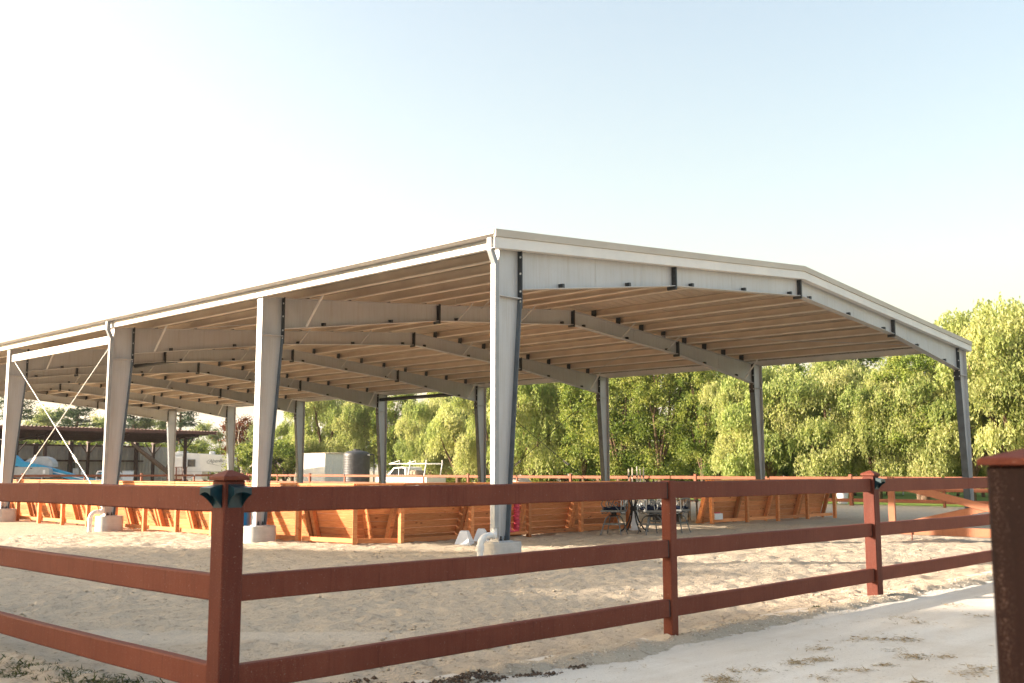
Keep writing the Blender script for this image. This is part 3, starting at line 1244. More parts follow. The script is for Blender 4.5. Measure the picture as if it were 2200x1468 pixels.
def kick_wall(label, pts, group=None, end_post=True):
    """pts: post feet along the outside; the inside lies on the left of the walking direction"""
    root = thing('kick_wall', label, 'wall', (pts[0][0], pts[0][1], 0), 0, group)
    o = Vector((pts[0][0], pts[0][1], 0))
    h = _L / NPL
    lean = math.atan2(.355, 1.14)
    for k, (p, q) in enumerate(zip(pts[:-1], pts[1:])):
        p, q = Vector((*p, 0)), Vector((*q, 0))
        rz = math.atan2((q - p).y, (q - p).x)
        w = (q - p).length
        pl, sill, fas, cap = wall_bay_meshes(w)
        L0 = p - o
        cs, sn = math.cos(rz), math.sin(rz)
        def W(x, y, z):
            return (L0.x + x * cs - y * sn, L0.y + x * sn + y * cs, z)
        link('post', ME_KPOST, root, W(0, 0, 0), (0, 0, rz + random.uniform(-.03, .03)))
        link('stud', ME_KSTUD, root, W(0, 0, 0), (0, 0, rz))
        if random.random() < .6:
            link('stud', ME_KSTUD, root, W(random.uniform(.10, .16), .015, 0), (0, 0, rz + random.uniform(-.02, .02)))
        for j in range(NPL):
            u = j / NPL
            y = .590 - .355 * u
            z = .01 + 1.14 * u
            # planks lean with the studs: local y up the slope
            eu = Euler((math.pi / 2 + lean, 0, rz), 'XYZ')
            link('plank', pl, root, W(0, y + random.uniform(-.002, .002), z), eu)
        link('sill', sill, root, W(0, 0, 0), (0, 0, rz))
        link('fascia', fas, root, W(0, 0, 0), (0, 0, rz))
        link('cap_board', cap, root, W(0, 0, random.uniform(0, .004)), (0, 0, rz))
        if k == len(pts) - 2 and end_post:
            link('post', ME_KPOST, root, W(w, 0, 0), (0, 0, rz))
            link('stud', ME_KSTUD, root, W(w, 0, 0), (0, 0, rz))
    return root


# walking so that the arena lies on the left: towards -Y down the long side, then towards +X along the front
long_pts = [(12.36, 18.12 + 1.585 * k) for k in range(16, 0, -1)] + [(12.5, 18.12), (12.80, 16.58)]
kick_wall('sunlit redwood kick wall along the near side of the pavilion, between the columns', long_pts, end_post=False)
kick_wall('short corner bay of the redwood kick wall with crossed shadows', [(12.80, 16.58), (13.55, 16.02)], end_post=False)
kick_wall('shaded redwood kick wall behind the white blocks and near corner column', [(13.55, 16.02), (15.50, 16.04), (17.30, 16.05), (19.12, 16.05), (20.95, 16.05)])
kick_wall('redwood kick wall standing right of the stools, ending at the open yard', [(24.72, 16.06), (26.45, 16.0), (28.10, 15.95), (29.80, 15.90), (31.5, 15.85)])

# ------------------------------------------------------------------ small things in and round the arena
def spiral(c, r, turns, ux, uz, n=18, start=0.0):
    out = []
    for k in range(n + 1):
        u = k / n
        a = start + turns * 2 * math.pi * u
        rr = r * (1 - .8 * u)
        out.append(Vector(c) + Vector(ux) * rr * math.cos(a) + Vector(uz) * rr * math.sin(a))
    return out


def make_stool(label, loc, rz):
    t = thing('bar_stool', label, 'bar stool', loc, rz, 'bar stools round the iron table')
    mt = M['stool_metal']
    for sx in (-1, 1):
        for sy in (-1, 1):
            m = MB().tube([(sx * .10, sy * .10, .56), (sx * .15, sy * .15, .50), (sx * .25, sy * .25, -.01)], [.016, .016, .014], 6)
            link('leg', m.mesh('leg', mt), t)
    m = MB()
    q = [(-.195, -.195, .24), (.195, -.195, .24), (.195, .195, .24), (-.195, .195, .24)]
    for a, b in zip(q, q[1:] + q[:1]):
        m.box((0, -.011, -.014), ((Vector(b) - Vector(a)).length, .011, .014), frame_mat(a, b)[0])
    link('footrest', m.mesh('footrest', mt), t)
    link('swivel', MB().lathe([(.05, .54), (.13, .555), (.13, .575), (.06, .59), (.06, .64)], 14).mesh('swivel', M['iron_black'], 40), t)
    m = MB()
    for a, b in (((-.24, -.23, .68), (.24, -.23, .68)), ((-.24, .23, .68), (.24, .23, .68)), ((-.24, -.23, .68), (-.24, .23, .68)), ((.24, -.23, .68), (.24, .23, .68)), ((-.23, 0, .655), (.23, 0, .655))):
        m.box((0, -.012, -.02), ((Vector(b) - Vector(a)).length, .012, .02), frame_mat(a, b)[0])
    for s in (-1, 1):
        m.tube([(s * .24, -.2, .66), (s * .14, -.24, .61), (0, -.245, .63)], .009, 6)
        m.tube([(s * .24, .2, .66), (s * .14, .24, .61), (0, .245, .63)], .009, 6)
        m.tube([(-.24, s * .03, .66), (-.245, s * .14, .60), (-.245, s * .2, .58)], .009, 6)
    link('seat_frame', m.mesh('seat_frame', mt), t)
    link('cushion', MB().cbox((-.225, -.215, .70), (.225, .215, .77), .03).mesh('cushion', M['cushion_navy']), t)
    m = MB()                     # back: hoop with scrolls
    hoop = []
    for k in range(15):
        u = k / 14
        a = math.pi * u
        hoop.append((-.235 * math.cos(a), .245 + .05 * math.sin(a), .70 + .46 * (math.sin(a) ** .55)))
    m.tube(hoop, .014, 6)
    link('back_frame', m.mesh('back_frame', mt), t)
    m = MB()
    for s in (-1, 1):
        m.tube([(s * .02, .255, .70), (s * .06, .27, .84), (s * .15, .28, .98), (s * .16, .285, 1.08)], .010, 6)
        m.tube(spiral((s * .11, .28, .86), .085, 1.3 * s, (1, 0, 0), (0, 0, 1), 20, .5), .013, 6)
    link('back_scroll', m.mesh('back_scroll', mt), t)
    for s in (-1, 1):
        m = MB()
        m.tube([(s * .235, .25, .93), (s * .25, .10, .95), (s * .255, -.08, .95), (s * .25, -.20, .93)], .016, 6)
        m.tube([(s * .25, -.17, .94), (s * .245, -.22, .84), (s * .24, -.18, .74), (s * .24, -.20, .69)], .012, 6)
        m.tube(spiral((s * .245, -.03, .83), .09, 1.25, (0, 1, 0), (0, 0, 1), 18, 2.0), .013, 6)
        m.tube([(s * .245, .05, .84), (s * .245, .16, .74), (s * .24, .20, .69)], .010, 6)
        link('armrest', m.mesh('armrest', mt), t)
    for ch in t.children:                      # seat at table-stool height
        for vv in ch.data.vertices:
            if vv.co.z > .30:
                vv.co.z -= .14 * min(1.0, (vv.co.z - .30) / .2)
    return t


make_stool('grey scrollwork bar stool left of the iron table legs, navy cushion', (19.05, 15.05, 0), R(200))
make_stool('grey scrollwork bar stool in front, just right of the iron table legs', (19.58, 14.38, 0), R(150))
make_stool('grey scrollwork bar stool farthest back, right behind the front stool', (20.92, 15.22, 0), R(-60))
make_stool('grey scrollwork bar stool mostly hidden behind the slim fence post', (20.50, 14.33, 0), R(100))

tb = thing('bar_table', 'black iron bar table with inward curving legs among the stools', 'table', (20.05, 15.25, 0), R(20))
for k in range(4):
    a = R(45 + 90 * k)
    c, s = math.cos(a), math.sin(a)
    pts = [(c * r, s * r, z) for r, z in ((.40, .0), (.27, .08), (.13, .28), (.06, .50), (.055, .62), (.12, .80), (.26, .95), (.36, 1.02))]
    link('leg', MB().tube(pts, .018, 7).mesh('leg', M['iron_black'], 60), tb)
link('collar', MB().lathe([(.05, .5), (.085, .52), (.085, .60), (.05, .62)], 14).mesh('collar', M['iron_black'], 40), tb)
link('table_top', MB().lathe([(.40, 1.025), (.42, 1.03), (.42, 1.055), (.40, 1.06)], 28).mesh('table_top', M['iron_black'], 40), tb)


# slatted wooden chair and side table inside the arena
def wood_chair(label, loc, rz):
    t = thing('wooden_chair', label, 'chair', loc, rz)
    w, d = .27, .26
    for sx in (-1, 1):
        link('leg', MB().cbox((sx * w - .02, -d - .02, -.01), (sx * w + .02, -d + .02, .62), .004).mesh('leg', M['grey_wood']), t)
        mt, L = frame_mat((sx * w, d, -.01), (sx * w, d + .10, .98), (1, 0, 0))
        link('leg', MB().cbox((0, -.02, -.02), (L, .02, .02), .004, mt).mesh('leg', M['grey_wood']), t)
        link('armrest', MB().cbox((sx * w - .035, -d - .04, .622), (sx * w + .035, d + .04, .648), .005).mesh('armrest', M['grey_wood']), t)
    for k in range(6):
        y = -d + .015 + k * .088
        link('slat', MB().cbox((-w + .024, y, .42), (w - .024, y + .075, .443), .003).mesh('slat', M['grey_wood']), t)
    link('apron', MB().cbox((-w + .021, -d - .015, .33), (w - .021, -d + .012, .415), .003).mesh('apron', M['grey_wood']), t)
    link('top_rail', MB().cbox((-w, d + .078, .90), (w, d + .105, .98), .004).mesh('top_rail', M['grey_wood']), t)
    for k in range(7):
        x = -w + .05 + k * .073
        mt, L = frame_mat((x, d + .045, .45), (x, d + .088, .90), (1, 0, 0))
        link('slat', MB().cbox((0, -.008, -.02), (L, .008, .02), .002, mt).mesh('slat', M['grey_wood']), t)
    return t


wood_chair('weathered slatted wooden armchair behind the stools, inside the arena gap', (25.05, 17.55, 0), R(150))
st = thing('side_table', 'low weathered wooden side table beside the slatted armchair', 'table', (26.0, 17.85, 0), R(10))
link('table_top', MB().cbox((-.3, -.3, .56), (.3, .3, .60), .006).mesh('table_top', M['grey_wood']), st)
for sx in (-1, 1):
    for sy in (-1, 1):
        link('leg', MB().cbox((sx * .25 - .022, sy * .25 - .022, -.02), (sx * .25 + .022, sy * .25 + .022, .558), .004).mesh('leg', M['grey_wood']), st)
bb = thing('speaker_box', 'small black box on the sand beside the slatted armchair', 'box', (24.1, 17.0, 0), R(15))
link('body', MB().cbox((-.20, -.15, -.02), (.20, .15, .26), .015).mesh('body', M['box_black']), bb)
link('handle', MB().tube([(-.08, 0, .258), (-.08, 0, .30), (.08, 0, .30), (.08, 0, .258)], .010, 6).mesh('handle', M['box_black']), bb)
bb = thing('stacked_crate', 'upright black box behind the low black box near the stools', 'box', (24.5, 17.75, 0), R(25))
link('body', MB().cbox((-.16, -.14, -.02), (.16, .14, .52), .015).mesh('body', M['box_black']), bb)
link('lid', MB().cbox((-.175, -.155, .521), (.175, .155, .55), .008).mesh('lid', M['box_black']), bb)


# long pale jump planks lying on the sand inside, seen through the gap
def jump_plank(label, p, rz, L, h):
    t = thing('jump_plank', label, 'jump plank', (p[0], p[1], 0), rz, 'white jump planks inside the arena')
    link('board', MB().cbox((-L / 2, -.02, .04), (L / 2, .02, .04 + h), .006).mesh('board', M['plastic_white']), t)
    for s in (-1, 1):
        link('foot', MB().cbox((s * (L / 2 - .25) - .03, -.18, -.02), (s * (L / 2 - .25) + .03, .18, .038), .006).mesh('foot', M['plastic_white']), t)


jump_plank('long white jump plank on the sand behind the stools', (24.2, 22.5), R(12), 3.6, .30)
jump_plank('white jump plank farther back, right of the stools', (28.4, 22.0), R(4), 3.4, .26)
fp = thing('foam_pillar', 'narrow white upright block standing behind the iron table', 'block', (20.75, 15.75, 0), R(40))
link('body', MB().cbox((-.09, -.09, -.02), (.09, .09, .50), .012).mesh('body', M['plastic_white']), fp)
link('base', MB().cbox((-.13, -.13, -.02), (.13, .13, .04), .01).mesh('base', M['plastic_white']), fp)


# white plastic jump blocks
def jump_block(label, loc, rz):
    m = MB()
    a, b, h = .155, .075, .27
    lv = [(a + .022, -.02), (a + .022, .012), (a, .02), (b, h - .015), (b - .012, h)]
    v, f = [], []
    for r, z in lv:
        v += [(-r, -r, z), (r, -r, z), (r, r, z), (-r, r, z)]
    for i in range(len(lv) - 1):
        for k in range(4):
            k2 = (k + 1) % 4
            f.append((i * 4 + k, i * 4 + k2, i * 4 + 4 + k2, i * 4 + 4 + k))
    f += [(3, 2, 1, 0), tuple((len(lv) - 1) * 4 + k for k in range(4))]
    m.add(v, f)
    t = thing('jump_block', label, 'jump block', loc, rz, 'white jump blocks on the sand')
    link('body', m.mesh('body', M['plastic_white']), t)
    for k in range(2):       # pole groove ribs
        s = -1 if k == 0 else 1
        mt, L = frame_mat((s * .035, -a - .002, .06), (s * .035, -b - .004, h - .03), (0, -1, 0))
        link('rib', MB().cbox((0, -.014, -.012), (L, .014, .012), .005, mt).mesh('rib', M['plastic_white']), t)


jump_block('white tapered plastic jump block, the nearer left one of two', (14.48, 15.22, 0), R(28))
jump_block('white tapered plastic jump block, the farther right one of two', (15.22, 15.50, 0), R(40))

# pink stacked cups and cone in the bay of the kick wall
m = MB()
t = thing('stacked_cups', 'tall stack of faded pink ribbed cups against the kick wall', 'cup stack', (16.98, 16.17, .12), R(10))
for k in range(8):
    z = k * .088
    dx, dy = random.uniform(-.006, .006), random.uniform(-.006, .006)
    link('cup', MB().lathe([(.062, 0), (.070, .055), (.086, .068), (.090, .078), (.075, .085), (.064, .087)], 16).mesh('cup', M['plastic_pink'], 35), t, (dx, dy, z))
t = thing('marker_cone', 'pink plastic marker cone behind the near corner column', 'cone', (16.62, 16.13, .12), R(10))
link('cone', MB().lathe([(.13, .02), (.12, .03), (.045, .40), (.038, .42)], 18).mesh('cone', M['plastic_pink'], 35), t)
link('base', MB().cbox((-.15, -.15, -.001), (.15, .15, .019), .006).mesh('base', M['plastic_pink']), t)
t = thing('shelf_board', 'rough board laid along the kick wall foot under the pink cups', 'board', (16.55, 16.14, .06), 0)
link('board', MB().cbox((-.6, -.14, 0), (.62, .13, .058), .006).mesh('board', M['redwood']), t)
t = thing('feed_box', 'small white box with a red lid against the redwood wall', 'box', (25.0, 16.12, .11), R(-6))
link('body', MB().cbox((-.17, -.07, 0), (.17, .07, .17), .008).mesh('body', M['plastic_white']), t)
link('lid', MB().cbox((-.09, -.075, .171), (.06, .05, .20), .006).mesh('lid', M['plastic_pink']), t)

# blue barrel beside the second pedestal
t = thing('plastic_barrel', 'bright blue plastic barrel behind the corner fence post', 'barrel', (11.80, 19.28, 0))
pr_ = [(.255, -.02), (.275, .02), (.28, .22)] + [(.28, .28), (.292, .30), (.292, .33), (.28, .35), (.28, .58), (.292, .60), (.292, .63), (.28, .65), (.28, .84), (.26, .89), (.25, .90)]
link('body', MB().lathe(pr_, 28).mesh('body', M['barrel_blue'], 40), t)
link('lid', MB().lathe([(.235, .901), (.235, .915), (.22, .92)], 24).mesh('lid', M['barrel_blue'], 40), t)

# ------------------------------------------------------------------ background yard: shed, lift, trailer, container, tank, truck
def uframe(px, d, rz_extra=0.0):
    return at(px, d)


SH_Y, SH_X1 = 80.0, 46.8
shed = thing('equipment_shed', 'open dark brown shed with sloping ribbed roof and pale ribbed back wall', 'shed', (0, 0, 0))
zf, zb_, dpt = 4.78, 4.15, 8.2
v, f = [], []
prof = []
x = 14.0
while x < SH_X1:
    prof += [(x, 0), (x + .16, 0), (x + .19, .06), (x + .27, .06)]
    x += .30
for y, z in ((SH_Y, zf), (SH_Y + dpt, zb_)):
    for px_, h in prof:
        v.append((px_, y, z + h))
n = len(prof)
f = [(k, k + 1, n + k + 1, n + k) for k in range(n - 1)]
link('roof', MB().add(v, f).mesh('roof', M['shed_roof']), shed)
def rf_z(y):
    return zf + (zb_ - zf) * (y - SH_Y) / dpt
link('front_fascia', MB().box((14, SH_Y + .05, zf - .25), (SH_X1, SH_Y + .11, zf - .012)).mesh('front_fascia', M['shed_roof']), shed)
for k in range(5):
    y = SH_Y + 1.2 + k * 1.6
    link('purlin', MB().box((14, y, rf_z(y) - .21), (SH_X1 - .1, y + .08, rf_z(y) - .012)).mesh('purlin', M['shed_brown']), shed)
for xx in (15.5, 21.4, 27.3, 33.2, 39.1, 45.0):
    for y in (SH_Y + 2.0, SH_Y + dpt - .6):
        p = link('post', MB().box((xx - .11, y - .11, -.2), (xx + .11, y + .11, rf_z(y) - .35)).mesh('post', M['shed_brown']), shed)
        for s in (-1, 1):
            link('knee_brace', MB().tube([(xx + s * .112, y, rf_z(y) - 1.25), (xx + s * .75, y, rf_z(y) - .40)], .05, 6).mesh('knee_brace', M['shed_brown']), p)
    mt, L = frame_mat((xx, SH_Y + .3, rf_z(SH_Y + .3) - .30), (xx, SH_Y + dpt - .2, rf_z(SH_Y + dpt - .2) - .30))
    link('beam', MB().box((0, -.07, -.09), (L, .07, .07), mt).mesh('beam', M['shed_brown']), shed)
WY = SH_Y + dpt + 1.4
ws = []
for k in range(12):
    x0 = 12.0 + k * 2.95
    if x0 > 45:
        break
    prof = []
    x = 0.0
    while x < 2.7:
        prof += [(x, 0), (x + .22, 0), (x + .245, -.05), (x + .275, -.05)]
        x += .30
    v = [(px_, h, z) for z in (.1, 3.6) for px_, h in prof]
    n = len(prof)
    f = [(j, j + 1, n + j + 1, n + j) for j in range(n - 1)]
    link('wall_panel', MB().add(v, f).mesh('wall_panel', M['shed_panel']), shed, (x0, WY, 0))
    link('wall_post', MB().box((-.30, -.25, -.2), (.02, .1, 4.0 if k % 2 else 3.75)).mesh('wall_post', M['shed_brown']), shed, (x0, WY, 0))
for z in (3.55, 2.25, .9):
    link('girt', MB().box((12, WY - .20, z), (45, WY - .062, z + .14)).mesh('girt', M['shed_brown']), shed)

# tree log leaning under the shed
lp = at(318, 84)
t = thing('dead_limb', 'pale leaning tree limb in sun under the shed roof', 'log', (lp.x, lp.y, 0))
link('limb', MB().tube([(-.9, 1.2, 3.7), (-.3, .6, 3.0), (.5, -.2, 2.15), (1.25, -.9, 1.35), (1.9, -1.4, .0)], [.10, .17, .20, .20, .16], 9).mesh('limb', M['bark'], 60), t)
link('stub', MB().tube([(1.1, -.8, 1.5), (1.0, -1.3, 1.95)], [.09, .05], 7).mesh('stub', M['bark'], 60), t)

# blue boom lift parked in front of the shed; local x to the right of the picture, local y away
bp = at(62, 74)
RZ_IMG = AZ - math.pi / 2
lift = thing('boom_lift', 'blue and grey boom lift with its long arm lowered, parked before the shed', 'boom lift', (bp.x, bp.y, 0), RZ_IMG)
b = lambda name, mb, mat, par=None, sm=None: link(name, mb.mesh(name, M[mat], sm), par or lift)
b('chassis', MB().cbox((-1.4, -1.0, .35), (2.4, 1.0, .80), .08), 'lift_blue')
for sx in (-1.0, 2.0):
    for sy in (-1.12, 1.12):
        w_ = link('wheel', None, lift, (sx, sy, .42))
        link('tyre', MB().lathe([(.30, -.14), (.42, -.11), (.42, .11), (.30, .14)], 20).mesh('tyre', M['rubber'], 40), w_, (0, 0, 0), (math.pi / 2, 0, 0))
        link('rim', MB().lathe([(.18, -.145), (.27, -.143), (.27, .143), (.18, .145)], 16).mesh('rim', M['lift_blue'], 40), w_, (0, 0, 0), (math.pi / 2, 0, 0))
b('turntable', MB().lathe([(.75, .80), (.8, .83), (.8, .95), (.7, .98)], 24), 'lift_grey', None, 40)
hood = [(-1.0, .99), (1.9, .99), (1.9, 1.55), (1.75, 1.68), (1.2, 1.72), (-1.0, 1.72)]
b('engine_cover', MB().prism(hood, 'y', -1.02, -.45), 'lift_grey')
b('cover_latch', MB().box((.55, -1.035, 1.60), (.70, -1.022, 1.66)), 'iron_black')
b('cover_panel', MB().cbox((1.45, -1.034, 1.25), (1.62, -1.021, 1.52), .004), 'plastic_white')
cw = []
for k in range(13):
    a = math.pi * k / 12
    cw.append((.75 - 1.2 * math.cos(a) * (1 if k < 7 else .75), 1.73 + .75 * math.sin(a) ** .8))
b('counterweight', MB().prism(cw, 'y', .1, .95), 'lift_grey')
arm = [(-1.7, 1.0), (-.95, 1.0), (-.8, 1.80), (-1.0, 2.55), (-1.75, 2.45)]
b('riser', MB().prism(arm, 'y', -.35, .02), 'lift_blue')
boom = [(-1.2, 2.42), (-.9, 2.55), (-.35, 2.10), (1.0, 1.85), (3.9, 1.05), (6.6, .50), (6.5, .22), (3.7, .68), (.9, 1.45), (-1.0, 1.85)]
b('boom', MB().prism(boom, 'y', -.42, .08), 'lift_blue')
b('boom_stripe', MB().prism([(1.4, 1.45), (5.6, .52), (5.6, .57), (1.4, 1.52)], 'y', -.432, -.423), 'plastic_white')
m = MB()
for y in (-.9, .7):
    m.tube([(5.15, y, .35), (5.15, y, 1.25), (5.3, y, 1.42), (6.15, y, 1.42), (6.3, y, 1.25), (6.3, y, .35), (5.15, y, .35)], .035, 7)
    m.tube([(5.15, y, .85), (6.3, y, .85)], .03, 7)
for x in (5.15, 6.3):
    for z in (.35, .85, 1.25):
        m.tube([(x, -.9, z), (x, .7, z)], .03, 7)
b('basket', m, 'plastic_white')
b('control_box', MB().cbox((5.35, -.55, .95), (6.0, .1, 1.40), .04), 'lift_blue')
b('basket_floor', MB().box((5.15, -.9, .30), (6.3, .7, .345)), 'lift_blue')

# upright rig and cabinets beyond the lift
rp = at(152, 81)
t = thing('pump_rig', 'dark upright pump rig standing beyond the blue boom arm', 'machine', (rp.x, rp.y, 0), RZ_IMG)
for x in (-.28, .12):
    link('mast', MB().cbox((x, -.09, 0), (x + .16, .09, 2.05 + x * .3), .02).mesh('mast', M['iron_black']), t)
link('engine', MB().cbox((-.5, -.3, .25), (.55, .3, .9), .05).mesh('engine', M['iron_black']), t)
link('panel', MB().cbox((.3, -.34, .7), (.75, -.305, 1.65), .01).mesh('panel', M['lift_grey']), t)
link('tank', MB().lathe([(.1, .9), (.17, 1.0), (.17, 1.35), (.08, 1.5)], 14, (.95, 0, 0)).mesh('tank', M['plastic_white'], 40), t)
link('skid', MB().cbox((-.7, -.4, .0), (1.2, .4, .24), .03).mesh('skid', M['lift_blue']), t)
cp = at(277, 80)
t = thing('utility_cabinet', 'white utility cabinet standing before the shed wall', 'cabinet', (cp.x, cp.y, 0), RZ_IMG + R(12))
link('body', MB().cbox((-.42, -.3, -.05), (.32, .3, 1.42), .02).mesh('body', M['plastic_white']), t)
link('door', MB().cbox((-.12, -.325, .08), (.30, -.303, 1.36), .008).mesh('door', M['plastic_white']), t)
link('top', MB().cbox((-.45, -.33, 1.421), (.35, .33, 1.47), .01).mesh('top', M['rv_grey']), t)

# travel trailer
vp = at(347, 104)
rv_ = thing('travel_trailer', 'white fifth wheel travel trailer with script lettering, beyond the shed end', 'trailer', (vp.x, vp.y, 0), RZ_IMG + R(4), None, None, (1.1, 1.1, 1.06))
body = [(0, .55), (3.6, .55), (3.6, 1.28), (6.2, 1.28), (6.2, 2.62), (5.9, 2.84), (1.6, 3.10), (.35, 3.10), (0, 2.9)]
b = lambda name, mb, mat, par=None, sm=None: link(name, mb.mesh(name, M[mat], sm), par or rv_)
b('body', MB().prism(body, 'y', 0, 2.4), 'rv_white')
b('nose_panel', MB().prism([(3.55, 1.34), (6.21, 1.34), (6.21, 2.72), (3.30, 2.95)], 'y', -.05, -.004), 'truck_white')
b('roof_edge', MB().prism([(-.05, 2.78), (2.1, 2.84), (2.1, 2.92), (-.05, 2.86)], 'y', -.12, -.005), 'rv_grey')
sl = b('slide_out', MB().cbox((.35, -.45, .85), (1.95, -.004, 2.66), .03), 'rv_white')
b('slide_trim', MB().box((1.90, -.47, .82), (2.0, -.452, 2.70)), 'rv_grey', sl)
dr = b('door', MB().cbox((.62, -.475, .90), (1.22, -.453, 2.55), .01), 'rv_grey', sl)
b('door_window', MB().cbox((.72, -.49, 1.65), (.85, -.477, 2.35), .005), 'glass_dark', sl)
w_ = b('window', MB().cbox((2.26, -.03, 1.72), (3.02, -.004, 2.48), .03), 'rv_grey')
b('pane', MB().cbox((2.31, -.045, 1.77), (2.97, -.031, 2.43), .02), 'glass_dark', w_)
b('rear_window', MB().cbox((-.02, .4, 1.6), (-.001, 1.6, 2.3), .01), 'glass_dark')
b('lower_trim', MB().box((2.1, -.03, 1.30), (6.2, -.003, 1.335)), 'rv_grey')
b('roof_vent', MB().cbox((4.0, .9, 2.90), (4.45, 1.4, 3.22), .05), 'rv_grey')
b('air_conditioner', MB().cbox((1.1, .7, 3.101), (2.0, 1.5, 3.2), .05), 'rv_grey')
b('antenna', MB().tube([(1.35, .6, 3.1), (1.35, .6, 3.75)], .015, 6).tube([(1.2, .6, 3.72), (1.52, .6, 3.72)], .015, 6), 'rv_grey')
for x in (1.1, 2.0):
    w2 = link('wheel', None, rv_, (x, .12, .36))
    link('tyre', MB().lathe([(.25, -.1), (.36, -.08), (.36, .08), (.25, .1)], 18).mesh('tyre', M['rubber'], 40), w2, (0, 0, 0), (math.pi / 2, 0, 0))
    link('rim', MB().lathe([(.1, -.105), (.22, -.103), (.22, .103), (.1, .105)], 14).mesh('rim', M['rv_grey'], 40), w2, (0, 0, 0), (math.pi / 2, 0, 0))
for x in (4.2, 5.6):
    b('landing_leg', MB().box((x, .2, -.05), (x + .1, .3, 1.279)), 'rv_grey')
cu = bpy.data.curves.new('lettering', 'FONT')
cu.body = 'Alpenlite'
cu.size = .46
cu.shear = .45
cu.extrude = .003
cu.space_character = .86
tmp = bpy.data.objects.new('tmp_text', cu)
COL.objects.link(tmp)
dg = bpy.context.evaluated_depsgraph_get()
me = bpy.data.meshes.new_from_object(tmp.evaluated_get(dg))
bpy.data.objects.remove(tmp)
me.materials.clear()
me.materials.append(M['rv_text'])
link('lettering', me, rv_, (4.15, -.056, 2.12), (math.pi / 2, R(-3), 0))
b('swoosh', MB().tube([(4.35, -.056, 2.50), (4.02, -.056, 2.25), (4.05, -.056, 2.08), (4.6, -.056, 1.98), (5.3, -.056, 1.82)], [.008, .02, .022, .02, .006], 6).tube([(5.2, -.056, 2.02), (5.7, -.056, 1.96), (6.1, -.056, 1.98)], [.015, .012, .005], 6), 'rv_text')

# deck with balusters in front of the trailer door
dp_ = at(357, 101)
t = thing('wooden_deck', 'small brown wooden deck with baluster railing beside the trailer door', 'deck', (dp_.x, dp_.y, 0), RZ_IMG + R(4))
for k in range(9):
    link('plank', MB().cbox((0, k * .2, .78), (2.0, k * .2 + .19, .82), .004).mesh('plank', M['deck_brown']), t)
for x in (.05, .95, 1.85):
    link('post', MB().cbox((x, -.06, -.1), (x + .11, .0, 1.78), .006).mesh('post', M['deck_brown']), t)
link('hand_rail', MB().cbox((-.03, -.08, 1.781), (2.03, .03, 1.84), .006).mesh('hand_rail', M['deck_brown']), t)
link('lower_rail', MB().cbox((.161, -.045, .95), (1.849, -.01, 1.02), .006).mesh('lower_rail', M['deck_brown']), t)
for k in range(13):
    x = .25 + k * .13
    if abs(x - 1.0) < .08:
        continue
    link('baluster', MB().cbox((x - .022, -.042, 1.0205), (x + .022, -.015, 1.78), .004).mesh('baluster', M['deck_brown']), t)
for k in range(3):
    link('skirt_board', MB().cbox((0, -.05, .08 + k * .22), (2.0, -.02, .28 + k * .22), .004).mesh('skirt_board', M['deck_brown']), t)

# white container: corner towards the camera
c0 = at(698, 90)
t = thing('storage_container', 'white ribbed storage container left of the black tank', 'container', (c0.x, c0.y, 0))
def ribs_y(x, y0, y1, z0, z1, dirx):
    prof, y = [], y0
    while y < y1 - .01:
        prof += [(y, 0), (min(y + .11, y1), 0), (min(y + .13, y1), .035), (min(y + .18, y1), .035)]
        y += .20
    return prof
pr2 = ribs_y(0, 0, 4.2, 0, 0, 1)
n = len(pr2)
link('side_wall', MB().add([(h, y, z) for z in (-.05, 2.9) for y, h in pr2], [(k + 1, k, n + k, n + k + 1) for k in range(n - 1)]).mesh('side_wall', M['container_white']), t)
pr2 = ribs_y(0, 0, 3.4, 0, 0, 1)
n = len(pr2)
link('end_wall', MB().add([(x, h, z) for z in (-.05, 2.9) for x, h in pr2], [(k, k + 1, n + k + 1, n + k) for k in range(n - 1)]).mesh('end_wall', M['container_white']), t)
link('back_walls', MB().box((3.36, .04, -.05), (3.40, 4.2, 2.9)).box((.04, 4.16, -.05), (3.355, 4.2, 2.9)).mesh('back_walls', M['container_white']), t)
link('roof', MB().prism([(-.06, 2.905), (3.46, 2.905), (3.46, 2.98), (1.7, 3.06), (-.06, 2.98)], 'y', -.06, 4.26).mesh('roof', M['mound_sand']), t)
for x, y in ((-.05, -.05), (3.36, -.05), (-.05, 4.15)):
    link('corner_post', MB().box((x, y, -.05), (x + .09, y + .09, 2.904)).mesh('corner_post', M['container_white']), t)

# black water tank
tp = at(766, 84.5)
t = thing('water_tank', 'black round plastic water tank with domed top', 'tank', (tp.x, tp.y, 0))
pr3 = [(1.06, -.05)]
for k in range(20):
    z = .10 + k * .133
    pr3 += [(1.06, z), (1.069, z + .02), (1.069, z + .045), (1.06, z + .065)]
pr3 += [(1.06, 2.78), (1.02, 2.88), (.80, 3.0), (.30, 3.10)]
link('body', MB().lathe(pr3, 40).mesh('body', M['tank_black'], 40), t)
link('lid', MB().lathe([(.26, 3.095), (.28, 3.12), (.28, 3.18), (.24, 3.20)], 20).mesh('lid', M['tank_black'], 40), t)
link('overflow_pipe', MB().tube([(.6, -.9, 2.75), (.85, -1.1, 2.75), (.88, -1.14, 2.6), (.88, -1.14, -.05)], .05, 8).mesh('overflow_pipe', M['tank_black'], 40), t)
link('fitting', MB().tube([(.3, -1.06, 2.72), (.36, -1.2, 2.72)], .05, 8).mesh('fitting', M['pvc_white'], 40), t)

